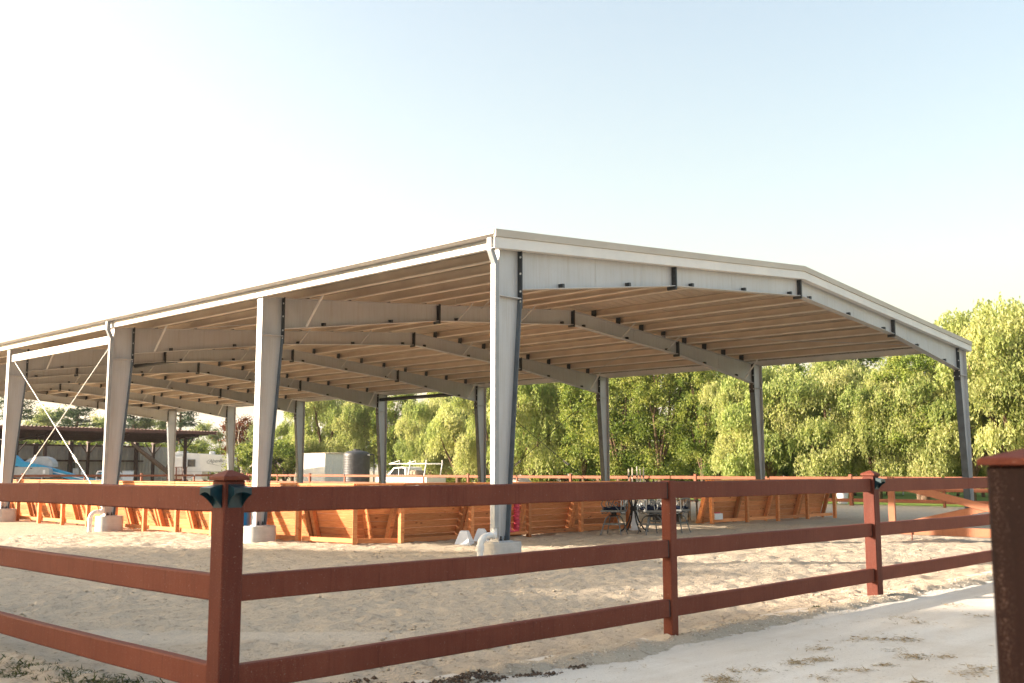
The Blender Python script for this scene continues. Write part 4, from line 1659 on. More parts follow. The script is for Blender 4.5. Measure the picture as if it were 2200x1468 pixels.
# pickup with ladder rack, heading away to the left (+Y); local x = forward
kp = at(882, 79)
tr = thing('pickup_truck', 'white work pickup with ladder rack parked behind the far fence', 'pickup', (kp.x, kp.y, 0), math.pi / 2)
b = lambda name, mb, mat, par=None, sm=None: link(name, mb.mesh(name, M[mat], sm), par or tr)
side = [(-2.9, .48), (2.85, .48), (2.95, .75), (2.9, .98), (1.75, 1.10), (-2.9, 1.10)]
b('body', MB().prism(side, 'y', -.95, .95), 'truck_white')
cabp = [(1.78, 1.101), (1.0, 1.70), (-.05, 1.76), (-.35, 1.70), (-.42, 1.101)]
cb = b('cab', MB().prism(cabp, 'y', -.82, .82), 'truck_white')
for s in (-1, 1):
    y0, y1 = sorted((s * .822, s * .832))
    b('side_window', MB().prism([(1.45, 1.16), (.92, 1.62), (.45, 1.65), (.45, 1.16)], 'y', y0, y1), 'glass_dark', cb)
    b('side_window', MB().prism([(.38, 1.16), (.38, 1.65), (-.02, 1.67), (-.26, 1.62), (-.30, 1.16)], 'y', y0, y1), 'glass_dark', cb)
    y0, y1 = sorted((s * .952, s * .975))
    for k in range(6):
        b('tool_box_door', MB().cbox((-2.8 + k * .62, y0, .62), (-2.8 + k * .62 + .56, y1, 1.05), .008), 'truck_white')
        b('latch', MB().box((-2.8 + k * .62 + .25, min(s * .976, s * .985), .98), (-2.8 + k * .62 + .31, max(s * .976, s * .985), 1.02)), 'iron_black')
b('windshield', MB().prism([(1.76, 1.125), (1.02, 1.692), (1.035, 1.705), (1.775, 1.138)], 'y', -.70, .70), 'glass_dark', cb)
for x in (-1.85, 1.95):
    for s in (-1, 1):
        w2 = link('wheel', None, tr, (x, s * .84, .37))
        link('tyre', MB().lathe([(.25, -.125), (.37, -.10), (.37, .10), (.25, .125)], 20).mesh('tyre', M['rubber'], 40), w2, (0, 0, 0), (math.pi / 2, 0, 0))
        link('rim', MB().lathe([(.1, -.128), (.22, -.126), (.22, .126), (.1, .128)], 14).mesh('rim', M['lift_grey'], 40), w2, (0, 0, 0), (math.pi / 2, 0, 0))
b('bumper', MB().cbox((2.9, -.9, .5), (3.06, .9, .72), .04), 'lift_grey')
for s in (-1, 1):
    b('headlight', MB().cbox((2.86, s * .75 - .14, .80), (2.945, s * .75 + .14, .95), .02), 'plastic_white')
rk = link('ladder_rack', None, tr)
for s in (-1, 1):
    y = s * .80
    m = MB().tube([(1.55, y, 1.98), (-2.75, y, 1.98)], .035, 8)
    m.tube([(1.55, y, 1.98), (.35, y, 2.22), (.35, y, 1.95)], .03, 8)
    link('side_bar', m.mesh('side_bar', M['truck_white']), rk)
    for x in (-.75, -2.55):
        link('upright', MB().tube([(x + .1, y, 1.1), (x, y, 1.5), (x - .12, y, 1.98), (x - .12, y, 2.25)], .04, 8).mesh('upright', M['truck_white']), rk)
for x in (.35, -.87, -2.67):
    link('cross_bar', MB().tube([(x, -.8, 2.0), (x, .8, 2.0)], .03, 8).mesh('cross_bar', M['truck_white']), rk)
b('load', MB().cbox((-1.3, -.5, 1.101), (-.5, .6, 1.5), .1), 'grey_wood')

# pale sand pile, tree stakes, lamp post, water bucket
sp_ = at(1118, 60)
m = MB()
v, f = [], []
ring = 18
for i in range(6):
    u = i / 5
    for k in range(ring):
        a = 2 * math.pi * k / ring
        rr = (1 - u) * (1 + .15 * math.sin(3 * a + 1) + .08 * math.sin(7 * a))
        v.append((1.7 * rr * math.cos(a), 1.2 * rr * math.sin(a), -.05 + 1.25 * (1 - (1 - u) ** 1.6) * (1 + .05 * math.sin(5 * a))))
for i in range(5):
    for k in range(ring):
        k2 = (k + 1) % ring
        f.append((i * ring + k, i * ring + k2, i * ring + ring + k2, i * ring + ring + k))
t = thing('sand_pile', 'pale heap of sand behind the far fence, right of the near column', 'sand pile', (sp_.x, sp_.y, 0), 0, None, m.add(v, f).mesh('sand_pile', M['mound_sand'], 60))
for k, px_ in enumerate((1350, 1358, 1368, 1375, 1382)):
    s_ = at(px_, 52 + (k % 2) * .9)
    t = thing('tree_stake', ['leftmost pale tree stake', 'second pale tree stake from the left', 'middle pale tree stake', 'fourth pale tree stake from the left', 'rightmost pale tree stake'][k] + ' of five behind the far fence', 'stake', (s_.x, s_.y, 0), 0, 'pale stakes behind the far fence')
    link('stake', MB().tube([(0, 0, -.2), (.02, 0, 1.55 + .06 * (k % 3))], .032, 7).mesh('stake', M['pale_stake']), t)
    link('tie', MB().tube([(-.05, -.02, 1.18), (.06, .02, 1.2)], .04, 6).mesh('tie', M['box_black']), t)
lp = at(1938, 66)
t = thing('lamp_post', 'thin pale lamp post under the trees at right', 'lamp post', (lp.x, lp.y, 0))
link('pole', MB().tube([(0, 0, -.2), (0, 0, 2.0)], .05, 8).mesh('pole', M['plastic_white']), t)
link('arm', MB().tube([(0, 0, 1.95), (.18, -.16, 2.03)], .04, 8).mesh('arm', M['plastic_white']), t)
link('lamp_head', MB().cbox((.12, -.26, 1.98), (.32, -.10, 2.06), .02).mesh('lamp_head', M['plastic_white']), t)
wp = at(1808, 47.5)
t = thing('water_bucket', 'pale bucket behind the far fence, under the trees', 'bucket', (wp.x, wp.y, 0))
link('body', MB().lathe([(.22, -.02), (.27, .65), (.29, .67), (.26, .68)], 18).mesh('body', M['plastic_white'], 40), t)
link('handle', MB().tube([(-.27, 0, .64), (-.2, 0, .85), (0, 0, .93), (.2, 0, .85), (.27, 0, .64)], .015, 6).mesh('handle', M['iron_black']), t)

# ------------------------------------------------------------------ trees
def quads_from(cen, along, wid, L, W):
    """leaf blades: centre, unit long axis, unit wide axis, length, width -> kite-shaped quads"""
    n = len(cen)
    L = L[:, None]
    W = W[:, None]
    a = cen - along * L * .5
    c = cen + along * L * .5
    b_ = cen + wid * W * .5 - along * L * .08
    d_ = cen - wid * W * .5 - along * L * .08
    co = np.stack([a, b_, c, d_], 1).reshape(-1, 3)
    q = np.arange(n * 4).reshape(n, 4)
    return co, q


def unit(v):
    return v / np.maximum(np.linalg.norm(v, axis=-1, keepdims=True), 1e-9)


def crown_profile(rng, n, H, Rw, z0, shape):
    """clump centres spread through the crown volume, favouring the outside"""
    out = []
    while len(out) < n:
        u = rng.random()
        z = z0 + (H - z0) * u
        if shape == 'round':
            r = math.sqrt(max(0, 1 - ((u - .42) / .62) ** 2))
        elif shape == 'cone':
            r = (1 - u) ** .75 * min(1, .55 + u * 3)
        else:
            r = math.sqrt(max(0, 1 - ((u - .5) / .56) ** 2)) * .95
        rr = r * Rw * (rng.random() ** .38)
        a = rng.random() * 2 * math.pi
        out.append((rr * math.cos(a), rr * math.sin(a), z))
    return np.array(out)


def pepper_crown(seed, H, Rw, z0, nc=38, ns=74, nf=15, mat='leaf_pepper', drop=1.0):
    rng = np.random.default_rng(seed)
    C = crown_profile(rng, nc, H - .5, Rw * .86, z0 + 1.0, 'round')
    cens, als, wds, Ls, Ws, ts = [], [], [], [], [], []
    for c in C:
        rc = Rw * rng.uniform(.20, .36)
        ct = rng.uniform(.15, .8)
        k = ns
        d = unit(rng.normal(size=(k, 3)))
        d[:, 2] = np.abs(d[:, 2]) * .9 - .12
        d = unit(d)
        # clumps lean outward from the trunk
        o = np.array([c[0], c[1], 0.0])
        o = o / (np.linalg.norm(o) + .3)
        d = unit(d + o * .45)
        st = c + d * rc * rng.uniform(.55, 1.05, (k, 1)) * np.array([1, 1, .8])
        ln = rng.uniform(.35, 1.35, (k, 1)) * drop
        s = (np.arange(nf)[None, :] + rng.random((k, nf))) / nf
        out = unit(np.stack([d[:, 0], d[:, 1], np.zeros(k)], -1) + 1e-6)
        pos = st[:, None, :] + out[:, None, :] * (.30 * (1 - np.exp(-3 * s)))[..., None] - np.array([0, 0, 1.0]) * (ln * s ** 1.15)[..., None]
        pos += rng.normal(size=pos.shape) * .075
        pos = pos.reshape(-1, 3)
        m = len(pos)
        al = unit(np.array([0, 0, -1.0]) + rng.normal(size=(m, 3)) * .42)
        wd = unit(np.cross(al, rng.normal(size=(m, 3))))
        cens.append(pos); als.append(al); wds.append(wd)
        Ls.append(rng.uniform(.13, .27, m)); Ws.append(rng.uniform(.06, .115, m))
        ts.append(np.clip(ct + rng.normal(size=m) * .16, 0, 1))
    cen = np.concatenate(cens)
    keep = cen[:, 2] > .5
    co, q = quads_from(cen[keep], np.concatenate(als)[keep], np.concatenate(wds)[keep], np.concatenate(Ls)[keep], np.concatenate(Ws)[keep])
    return quads_mesh('crown', co, q, M[mat], tint=np.concatenate(ts)[keep])


def broad_crown(seed, H, Rw, z0, nc=60, nl=420, leaf=.15, shape='oval', mat='leaf_broad', rc_=(.14, .26)):
    rng = np.random.default_rng(seed)
    C = crown_profile(rng, nc, H - .3, Rw * .88, z0 + .4, shape)
    cens, als, wds, Ls, Ws, ts = [], [], [], [], [], []
    for c in C:
        rc = Rw * rng.uniform(*rc_)
        ct = rng.uniform(.1, .85)
        d = unit(rng.normal(size=(nl, 3)))
        an = unit(rng.normal(size=3))
        pos = d * rc * (np.abs(rng.normal(size=(nl, 1))) * .62)
        pos = c + (pos + an * (pos @ an)[:, None] * rng.uniform(.2, 1.1)) * np.array([1, 1, .75])
        al = unit(d * .6 + rng.normal(size=(nl, 3)) * .7 - np.array([0, 0, .35]))
        wd = unit(np.cross(al, rng.normal(size=(nl, 3))))
        cens.append(pos); als.append(al); wds.append(wd)
        Ls.append(rng.uniform(.75, 1.35, nl) * leaf); Ws.append(rng.uniform(.45, .8, nl) * leaf)
        ts.append(np.clip(ct + rng.normal(size=nl) * .15, 0, 1))
    cen = np.concatenate(cens)
    co, q = quads_from(cen, np.concatenate(als), np.concatenate(wds), np.concatenate(Ls), np.concatenate(Ws))
    return quads_mesh('crown', co, q, M[mat], tint=np.concatenate(ts))


def pine_crown(seed, H, Rw, z0):
    rng = np.random.default_rng(seed)
    cens, als, wds, Ls, Ws, ts = [], [], [], [], [], []
    nb = 64
    for i in range(nb):
        u = rng.random() ** .8
        z = z0 + (H - z0) * u
        ln = Rw * (1 - u) ** .6 * rng.uniform(.5, 1.05) + .35
        a = rng.random() * 2 * math.pi
        n = int(70 + 120 * ln / Rw)
        s = rng.random(n) ** .7
        bd = np.array([math.cos(a), math.sin(a), rng.uniform(-.05, .35)])
        pos = np.array([0, 0, z]) + bd * (s * ln)[:, None] + rng.normal(size=(n, 3)) * np.array([.22, .22, .14]) * (.4 + s)[:, None]
        al = unit(bd + rng.normal(size=(n, 3)) * .7 + np.array([0, 0, .3]))
        wd = unit(np.cross(al, rng.normal(size=(n, 3))))
        cens.append(pos); als.append(al); wds.append(wd)
        Ls.append(rng.uniform(.2, .42, n)); Ws.append(rng.uniform(.06, .12, n))
        ts.append(np.clip(rng.uniform(.2, .8) + rng.normal(size=n) * .15, 0, 1))
    co, q = quads_from(np.concatenate(cens), np.concatenate(als), np.concatenate(wds), np.concatenate(Ls), np.concatenate(Ws))
    return quads_mesh('crown', co, q, M['leaf_pine'], tint=np.concatenate(ts))


def trunk_mesh(seed, H, Rw, fork=1.4, r0=.24, nlimb=6, straight=False):
    rng = random.Random(seed)
    m = MB()
    if straight:
        m.tube([(0, 0, -.3), (.05, 0, H * .3), (-.04, .03, H * .6), (0, 0, H * .95)], [r0, r0 * .8, r0 * .5, r0 * .12], 9)
        for k in range(nlimb):
            z = H * rng.uniform(.25, .8)
            a = rng.random() * 6.28
            l = Rw * rng.uniform(.4, .8)
            m.tube([(0, 0, z), (math.cos(a) * l * .5, math.sin(a) * l * .5, z + l * .25), (math.cos(a) * l, math.sin(a) * l, z + l * .4)], [r0 * .35, r0 * .22, r0 * .06], 6)
        return m.mesh('trunk', M['bark'], 70)
    m.tube([(0, 0, -.3), (0, 0, 0), (rng.uniform(-.12, .12), rng.uniform(-.12, .12), fork)], [r0 * 1.25, r0 * 1.1, r0], 10)
    a0 = rng.random() * 6.28
    for k in range(nlimb):
        a = a0 + k * 6.283 / nlimb + rng.uniform(-.3, .3)
        l = Rw * rng.uniform(.45, .8)
        h = H * rng.uniform(.62, .9)
        s0 = fork * rng.uniform(.55, 1.0)
        p = [(0, 0, s0)]
        for u in (.25, .5, .75, 1.0):
            w = .25 * math.sin(u * 5 + k)
            p.append((math.cos(a + w) * l * u ** .9, math.sin(a + w) * l * u ** .9, s0 + (h - s0) * u ** .95 + rng.uniform(-.1, .1)))
        m.tube(p, [r0 * .72, r0 * .58, r0 * .42, r0 * .26, r0 * .08], 8)
        for j in (2, 3):
            aa = a + rng.uniform(-1.2, 1.2)
            b0 = Vector(p[j])
            m.tube([b0, b0 + Vector((math.cos(aa) * l * .25, math.sin(aa) * l * .25, h * .12)), b0 + Vector((math.cos(aa) * l * .5, math.sin(aa) * l * .5, h * .13))], [r0 * .3, r0 * .18, r0 * .05], 6)
    return m.mesh('trunk', M['bark'], 70)


PEP = [(pepper_crown(11, 8.5, 3.4, .9), trunk_mesh(1, 8.0, 3.0, 1.1, .26, 4)),
       (pepper_crown(12, 9.5, 3.9, 1.3, 44), trunk_mesh(2, 9.0, 3.4, .9, .28, 5)),
       (pepper_crown(13, 7.5, 3.0, .6, 34), trunk_mesh(3, 7.0, 2.6, 1.3, .22, 4)),
       (pepper_crown(14, 8.5, 3.6, 1.6, 40, drop=1.25), trunk_mesh(4, 8.0, 3.1, 1.6, .25, 4))]
BRD = [(broad_crown(21, 10.5, 3.3, .9, 150, 300, .15, rc_=(.10, .30)), trunk_mesh(5, 10, 3, 2.0, .2, 6)),
       (broad_crown(22, 9.0, 2.6, 1.0, 120, 290, .14, rc_=(.10, .32)), trunk_mesh(6, 8.6, 2.4, 1.6, .16, 6)),
       (broad_crown(23, 3.0, 2.0, .0, 34, 260, .13, 'round'), trunk_mesh(7, 2.6, 1.6, .4, .08, 6))]
PINE = [(pine_crown(31, 13, 3.6, 2.5), trunk_mesh(8, 13, 3.0, 2, .24, 10, True))]
PALE = [(broad_crown(41, 8.0, 3.4, .8, 50, 330, .19, 'round', 'leaf_pale'), trunk_mesh(9, 7.5, 3, 1.3, .2, 5))]
RED = [(broad_crown(42, 8.0, 2.6, 3.2, 40, 300, .2, 'round', 'leaf_red', (.18, .3)), trunk_mesh(10, 7.5, 2.4, 2.6, .18, 5))]
POOL = {'pepper': PEP, 'broad': BRD, 'pine': PINE, 'pale': PALE, 'red': RED}


def tree(kind, var, px, d, label, s=1.0, w=1.0, rz=0.0, name=None, group='trees standing behind the yard', sink=0.0, pos=None):
    p = pos if pos is not None else at(px, d)
    nm = name or {'pepper': 'pepper_tree', 'broad': 'leafy_tree', 'pine': 'pine_tree', 'pale': 'pale_tree', 'red': 'red_leaved_tree'}[kind]
    cat = 'shrub' if nm == 'shrub' else 'tree'
    t = thing(nm, label, cat, (p.x, p.y, -sink), rz, group, None, (s * w, s * w, s))
    cr, tk = POOL[kind][var]
    link('trunk', tk, t)
    link('crown', cr, t)
    return t


TR = [
    # right to left along the front row
    ('pepper', 1, 2190, 47.8, 'tallest weeping pepper tree, at the right edge above the post', 1.01, 1.0, .4),
    ('pepper', 3, 2330, 45.9, 'weeping pepper tree just beyond the right edge of the picture', 1.06, 1.1, 2.2),
    ('pepper', 2, 2085, 49.3, 'weeping pepper tree behind the far right corner column', 0.84, 1.0, 1.1),
    ('pepper', 0, 1985, 50.8, 'weeping pepper tree with forked trunk, left of the far right corner column', 0.78, .95, 2.6),
    ('pepper', 3, 1885, 52.4, 'rounded weeping pepper tree in the middle of the right hand group', 0.77, .88, .9),
    ('pepper', 0, 1775, 54.3, 'weeping pepper tree with two leaning sunlit trunks', 0.89, 1.05, 4.1),
    ('pepper', 2, 1655, 56.6, 'weeping pepper tree right behind the second far column', 0.99, .95, 3.3),
    ('pepper', 1, 1590, 57.9, 'pale weeping pepper tree left of the second far column', 0.75, .72, 5.2),
    ('broad', 1, 1510, 59.6, 'slim olive green tree between the dark tree and the pepper trees', 0.94, .75, .2),
    ('broad', 0, 1420, 61.6, 'tall dark green leafy tree between the second and third far columns', 0.94, .92, 1.4),
    ('broad', 0, 1330, 63.7, 'bright leafy tree just right of the third far column', 0.96, .90, 3.7),
    ('broad', 1, 1255, 65.7, 'yellow green leafy tree right behind the third far column', 0.9, .8, 2.1),
    ('pepper', 3, 1212, 69.5, 'weeping pepper tree with bare forked trunks, left of the third far column', 1.15, .8, 2.9),
    ('pepper', 0, 1140, 68.8, 'weeping pepper tree seen just right of the near corner column', 1.08, .85, 5.0),
    ('pepper', 1, 1060, 71.2, 'weeping pepper tree behind the near corner column', 0.86, .80, 1.9),
    ('pepper', 2, 985, 83.0, 'loose weeping tree left of the near corner column', 0.94, .92, .3),
    ('pepper', 0, 925, 88.0, 'weeping pepper tree behind the pickup truck', 1.02, .78, 4.4),
    ('broad', 1, 845, 96.0, 'darker upright tree between the tank and the pickup', 1.12, .85, 5.5),
    ('pepper', 3, 775, 98, 'weeping tree behind the black water tank', 1.02, .85, .7),
    ('pepper', 1, 692, 100, 'broad weeping tree behind the white container', 1.0, .95, 2.4),
    ('pepper', 2, 628, 104, 'weeping tree behind the sixth far column', .86, .9, 3.9),
    ('pale', 0, 560, 112, 'round pale tree above the dark shrubs, left of the second near column', .82, .95, 1.2),
    ('red', 0, 512, 122, 'tree with rust red autumn leaves above the trailer', .98, .9, .5),
    ('pale', 0, 440, 135, 'pale feathery tree behind the trailer roof', .95, .9, 3.1),
    ('pine', 0, 384, 122, 'dark pine above the end of the shed roof', 1.05, 1.0, 1.0),
    ('pale', 0, 330, 128, 'pale tree partly hidden behind the shed and column', 1.05, 1.0, 4.4),
    ('pine', 0, 282, 126, 'dark pine just right of the third near column', .95, 1.0, 2.6),
    ('pale', 0, 205, 126, 'pale tree behind the shed, left of the third near column', 1.0, .95, .1),
    ('pine', 0, 160, 118, 'dark pine above the shed roof inside the rod cross', .88, 1.3, 4.0),
    ('pale', 0, 95, 122, 'pale tree above the left part of the shed roof', 1.1, 1.0, 5.6),
    ('pine', 0, 20, 112, 'dark pine at the left edge behind the first column', 1.1, 1.0, .8),
    # second row fills the gaps
    ('broad', 0, 1975, 51.0, 'dark tree behind the right hand pepper trees', 0.7, 1.1, .6),
    ('broad', 0, 1830, 64.5, 'dark leafy tree behind the leaning pepper trunks', 0.89, 1.1, 2.0),
    ('broad', 1, 1690, 67.5, 'dark leafy tree behind the second far column row', 0.97, 1.2, 3.0),
    ('broad', 0, 1540, 71.2, 'large dark tree at the back, left of the second far column', 1.02, 1.1, 4.9),
    ('pepper', 1, 1290, 78.2, 'pale weeping tree at the back between leafy trees', 1.0, 1.1, .2),
    ('pepper', 2, 1110, 84.2, 'small weeping tree at the back behind the near corner column', 1.01, 1.2, 1.3),
    ('pepper', 3, 905, 108.0, 'distant weeping tree at the back above the pickup cab', .95, .9, 2.3),
    ('broad', 1, 735, 125, 'distant leafy tree at the back between tank and container', .98, 1.1, 4.2),
]
for k, a in enumerate(TR):
    tree(*a)
SHR = [(535, 97, 1.35, 1.0, 'dark rounded shrub right of the trailer'), (575, 95, 1.4, 1.0, 'dark rounded shrub left of the second near column'), (612, 96, 1.45, 1.2, 'dark rounded shrub right of the second near column'),
       (1620, 66, .95, 1.3, 'low dark shrub under the trees left of the second far column'), (1530, 67, .9, 1.4, 'low dark shrub under the slim olive tree'), (1690, 66, .9, 1.4, 'low dark shrub under the pale pepper trees'),
       (1860, 64, .85, 1.2, 'low green shrub under the leaning pepper trunks'), (1905, 66, .8, 1.5, 'low green shrub beside the thin lamp post'), (2055, 63, .9, 1.1, 'low dark shrub behind the far right corner column'), (2110, 60, .95, 1.2, 'low dark shrub at the right edge beyond the gate'),
       (1300, 70, .8, 1.5, 'low shrub under the bright leafy tree'), (1400, 72, .85, 1.6, 'low shrub under the tall dark green tree'), (1180, 70, .75, 1.5, 'low shrub between the weeping pepper trunks'), (1030, 84, .9, 1.6, 'low shrub behind the far fence, left of the near column'),
       (960, 92, 1.0, 1.6, 'low shrub behind the rear of the pickup'), (478, 124, 1.4, 1.2, 'shrub behind the trailer nose'), (160, 116, 1.7, 1.6, 'wide shrub above the shed back wall inside the rod cross'), (75, 114, 1.7, 1.6, 'wide shrub above the shed back wall at the far left'),
       (240, 118, 1.7, 1.6, 'wide shrub above the shed back wall behind the third near column'), (320, 116, 1.6, 1.5, 'wide shrub above the right end of the shed back wall'), (400, 114, 1.5, 1.3, 'dark shrub behind the trailer roof')]
for k, (px_, d, s, w, lb) in enumerate(SHR):
    tree('broad', 2, px_, d, lb, s, w, k * 1.7, 'shrub', 'low shrubs under the trees')
def wood_band():
    rng = np.random.default_rng(77)
    cens, ts = [], []
    for k in range(420):
        u = rng.random()
        y = -12 + 112 * u
        x = 76 + rng.uniform(-4, 4) + (8 if u > .6 else 0)
        h = 5.2 + 1.6 * math.sin(y * .35) + 1.2 * math.sin(y * .9 + 1)
        z = rng.random() ** .8 * h
        n = 190
        pos = np.array([x, y, z]) + unit(rng.normal(size=(n, 3))) * (rng.random((n, 1)) ** .4) * rng.uniform(.8, 1.6)
        cens.append(pos)
        ts.append(np.clip(rng.uniform(.1, .8) + rng.normal(size=n) * .15, 0, 1))
    cen = np.concatenate(cens)
    m_ = len(cen)
    al = unit(rng.normal(size=(m_, 3)) - np.array([0, 0, .5]))
    wd = unit(np.cross(al, rng.normal(size=(m_, 3))))
    co, q = quads_from(cen, al, wd, rng.uniform(.22, .42, m_), rng.uniform(.14, .26, m_))
    return quads_mesh('distant_wood', co, q, M['leaf_broad'], tint=np.concatenate(ts))
dw = link('distant_wood', wood_band(), kind='stuff')
dw['label'] = 'dense band of distant green woodland behind the tree row'
dw['category'] = 'woodland'

# bare pale sapling beside the red tree
sp_ = at(516, 100)
t = thing('bare_sapling', 'bare pale sapling branch in front of the red leaved tree', 'sapling', (sp_.x, sp_.y, 0))
link('stem', MB().tube([(0, 0, 0), (.2, 0, 2.0), (-.1, 0, 3.6), (-.35, 0, 4.4), (-.25, 0, 5.2), (-.55, 0, 5.9)], [.07, .06, .045, .035, .025, .01], 7).mesh('stem', M['pale_stake'], 70), t)
for q in ([(-.3, 0, 4.9), (-.1, 0, 5.5), (.05, 0, 5.9)], [(-.25, 0, 5.1), (-.6, 0, 5.3), (-.9, 0, 5.7)], [(-.45, 0, 5.6), (-.35, 0, 6.0)]):
    link('twig', MB().tube(q, [.02, .014, .006][:len(q)], 6).mesh('twig', M['pale_stake']), t)

# tall trees beyond the left edge: their shade lies across the foreground
def side_at(dep, lat):
    return Vector((FX * dep + FY * lat, FY * dep - FX * lat, 0))
SHADE = [(17.5, -41, .98, 1.00), (14.6, -40, 1.00, 1.02), (11.6, -41, 1.00, 1.0), (7.6, -41.5, 1.40, .95), (5.0, -39, 1.36, 1.05), (2.4, -41, 1.42, 1.0), (-.8, -40, 1.40, 1.05),
         (6.9, -46, 1.62, .9), (4.6, -50, 1.75, 1.1), (2.6, -46, 1.66, 1.1), (0.4, -46, 1.62, 1.1), (15.8, -44, 1.10, 1.0), (9.2, -41, 1.06, .95)]
for k, (dep, lat, s, w) in enumerate(SHADE):
    tree('broad', 0, 0, 0, ['first', 'second', 'third', 'fourth', 'fifth', 'sixth', 'seventh', 'eighth', 'ninth', 'tenth', 'eleventh', 'twelfth', 'thirteenth'][k] + ' tall tree of the row beyond the left edge, shading the sand', s * 1.2, w * .85, k * 1.9, 'shade_tree', 'shade trees beyond the left edge', pos=side_at(dep, lat))

# ------------------------------------------------------------------ litter on the ground
rng = np.random.default_rng(99)


def blades(cx, cy, spread, n, L, W, flat, rng, zf):
    p = np.stack([rng.normal(cx, spread[0], n), rng.normal(cy, spread[1], n)], -1)
    z = zf(p[:, 0], p[:, 1])
    cen = np.concatenate([p, z[:, None]], -1)
    al = unit(np.concatenate([rng.normal(size=(n, 2)), np.abs(rng.normal(size=(n, 1))) * flat], -1))
    wd = unit(np.cross(al, rng.normal(size=(n, 3)) * .4 + np.array([0, 0, 1.0])))
    LL = rng.uniform(.5, 1.3, n) * L
    cen = cen + al * LL[:, None] * .45 * np.array([0, 0, 1]) + np.array([0, 0, .006])
    return cen, al, wd, LL, np.full(n, W)


def litter(name, label, cat, groups, mat):
    parts = [blades(*g_, rng=rng, zf=z_) for g_, z_ in groups]
    cat_ = [np.concatenate([p[i] for p in parts]) for i in range(5)]
    co, q = quads_from(*cat_)
    me = quads_mesh(name, co, q, M[mat], tint=rng.random(len(q)))
    o = link(name, me, kind='stuff')
    o['label'] = label
    o['category'] = cat
    return o


def gp(px, py):
    """ground point under a picture position"""
    d = CAM_H * 2247.0 / (py - 1012.0)
    p = at(px, d)
    return p.x, p.y


st_ = []
for px_, py_, n, s in ((1930, 1367, 160, .08), (1885, 1366, 60, .06), (1945, 1402, 200, .09), (1883, 1421, 70, .05), (1745, 1408, 120, .06), (1700, 1415, 170, .08), (1540, 1448, 160, .07), (1555, 1458, 160, .08), (1840, 1365, 110, .09), (1750, 1385, 90, .08),
                       (2040, 1295, 70, .09), (2090, 1318, 60, .08), (1930, 1322, 80, .1), (1960, 1332, 80, .09), (2085, 1430, 130, .1), (2060, 1440, 100, .09), (1950, 1460, 100, .05), (1830, 1432, 60, .05), (1750, 1450, 60, .06), (1620, 1431, 50, .05), (1570, 1432, 50, .06), (2010, 1402, 60, .06), (1905, 1389, 50, .07), (1790, 1433, 50, .05)):
    x_, y_ = gp(px_, py_)
    st_.append(((x_, y_, (s, s * .8), n, .05, .006, .12), lane_z))
for k in range(90):
    st_.append(((rng.uniform(2, 18), rng.uniform(2.5, 5.1), (.12, .12), 9, .05, .005, .1), lane_z))
litter('straw_litter', 'scattered tufts of dry straw on the pale lane', 'straw', st_, 'straw')
wd_ = []
for px_, py_, n, s in ((60, 1432, 260, .25), (130, 1450, 300, .22), (200, 1447, 300, .2), (30, 1412, 200, .25), (250, 1456, 220, .15), (110, 1425, 200, .2), (10, 1440, 220, .25), (330, 1462, 160, .12)):
    x_, y_ = gp(px_, py_)
    wd_.append(((x_, y_, (s * .5, s), n, .06, .010, .35), lane_z))
for px_, py_ in ((1300, 1333), (1740, 1305), (640, 1418), (700, 1412)):
    x_, y_ = gp(px_, py_)
    wd_.append(((x_, y_, (.05, .03), 40, .05, .008, .5), sand_z))
litter('low_weeds', 'dark trampled weeds outside the fence corner at lower left', 'weeds', wd_, 'weed')


def clods(name, label, cat, pts, sizes, mat, zf):
    n = len(pts)
    base = np.array([(1, 0, 0), (0, 1, 0), (-1, 0, 0), (0, -1, 0), (0, 0, 1), (0, 0, -.6)], float)
    tri = np.array([(0, 1, 4), (1, 2, 4), (2, 3, 4), (3, 0, 4), (1, 0, 5), (2, 1, 5), (3, 2, 5), (0, 3, 5)])
    an = rng.random(n) * 6.28
    z = zf(pts[:, 0], pts[:, 1])
    v = base[None] * (sizes[:, None, None] * rng.uniform(.6, 1.25, (n, 6, 1))) * np.array([1, 1, .62])
    c, s = np.cos(an)[:, None], np.sin(an)[:, None]
    x = v[..., 0] * c - v[..., 1] * s + pts[:, 0:1]
    y = v[..., 0] * s + v[..., 1] * c + pts[:, 1:2]
    zz = v[..., 2] + (z + sizes * .25)[:, None]
    co = np.stack([x, y, zz], -1).reshape(-1, 3)
    q = (tri[None] + (np.arange(n) * 6)[:, None, None]).reshape(-1, 3)
    o = link(name, quads_mesh(name, co, q, M[mat]), kind='stuff')
    o['label'] = label
    o['category'] = cat


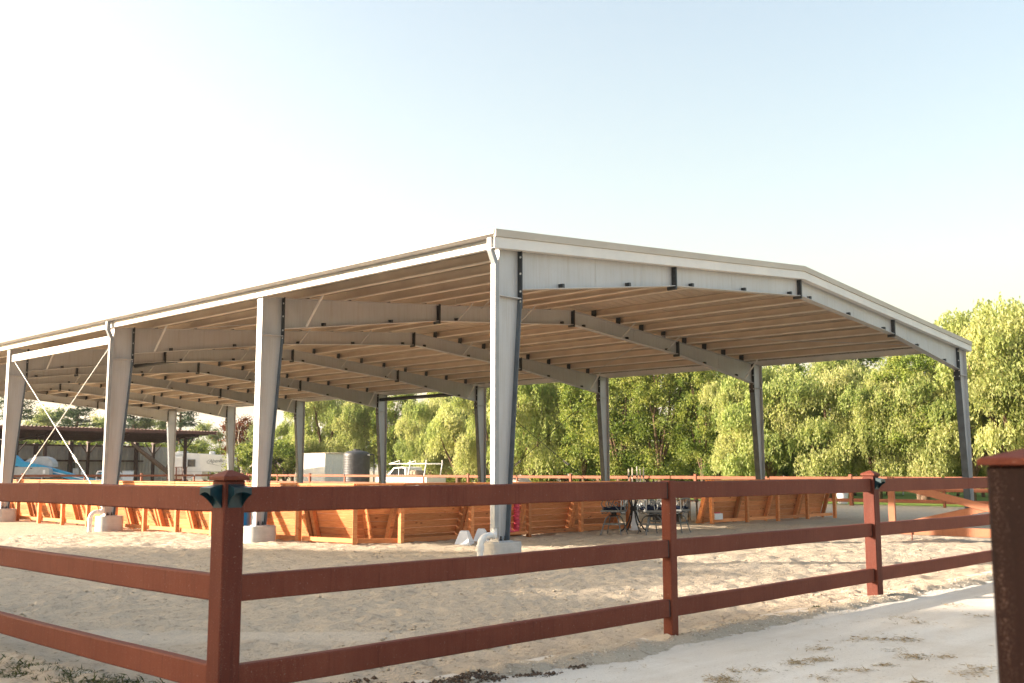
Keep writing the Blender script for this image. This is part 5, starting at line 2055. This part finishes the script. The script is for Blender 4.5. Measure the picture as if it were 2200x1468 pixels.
n = 10000
P = np.stack([rng.uniform(FENCE_X - .4, 20, n), rng.uniform(FENCE_Y - .2, 18, n)], -1)
wgt = np.clip(vnoise(P[:, 0], P[:, 1], .7, 55) * 3 + .5, .08, 1)
P = P[rng.random(n) < wgt]
clods('sand_clods', 'loose clods of sand scattered over the arena footing', 'sand', P, rng.gamma(2.0, .0034, len(P)) + .004, 'sand', sand_z)
mud = []
for px_, py_, k, sx in ((760, 1458, 60, .10), (815, 1462, 20, .05), (960, 1458, 240, .16), (1000, 1455, 180, .14), (1035, 1450, 110, .08), (1070, 1448, 70, .06), (1130, 1441, 50, .06), (1150, 1440, 50, .05), (1180, 1440, 60, .07), (1240, 1424, 50, .05), (900, 1466, 60, .08)):
    x_, y_ = gp(px_, py_)
    mud.append(np.stack([rng.normal(x_, sx, k), rng.normal(y_, sx * .4, k)], -1))
mud = np.concatenate(mud)
def both_z(x, y):
    return np.maximum(sand_z(x, y), lane_z(x, y))
clods('mud_crumbs', 'dark crumbs of mud along the lane edge below the fence', 'mud', mud, rng.gamma(2.0, .0034, len(mud)) + .003, 'mud', both_z)
n = 2600
P = np.stack([rng.uniform(1.5, 18, n), FENCE_Y - .22 + rng.normal(0, .10, n)], -1)
clods('edge_gravel', 'small pale crumbs along the edge of the lane', 'gravel', P, rng.gamma(2, .0022, n) + .002, 'lane', both_z)

# ------------------------------------------------------------------ evening haze: one closed box of air round the place
hz = bpy.data.materials.new('haze')
hz.use_nodes = True
ht = hz.node_tree
for n_ in list(ht.nodes):
    if n_.type == 'BSDF_PRINCIPLED':
        ht.nodes.remove(n_)
pv = ht.nodes.new('ShaderNodeVolumePrincipled')
pv.inputs['Color'].default_value = (.95, .95, .95, 1)
pv.inputs['Density'].default_value = .0002
pv.inputs['Anisotropy'].default_value = .2
ht.links.new(pv.outputs[0], [n_ for n_ in ht.nodes if n_.type == 'OUTPUT_MATERIAL'][0].inputs['Volume'])
link('haze', MB().box((-3100, -3100, -3.5), (4600, 4600, 200)).mesh('haze', hz), kind='stuff')
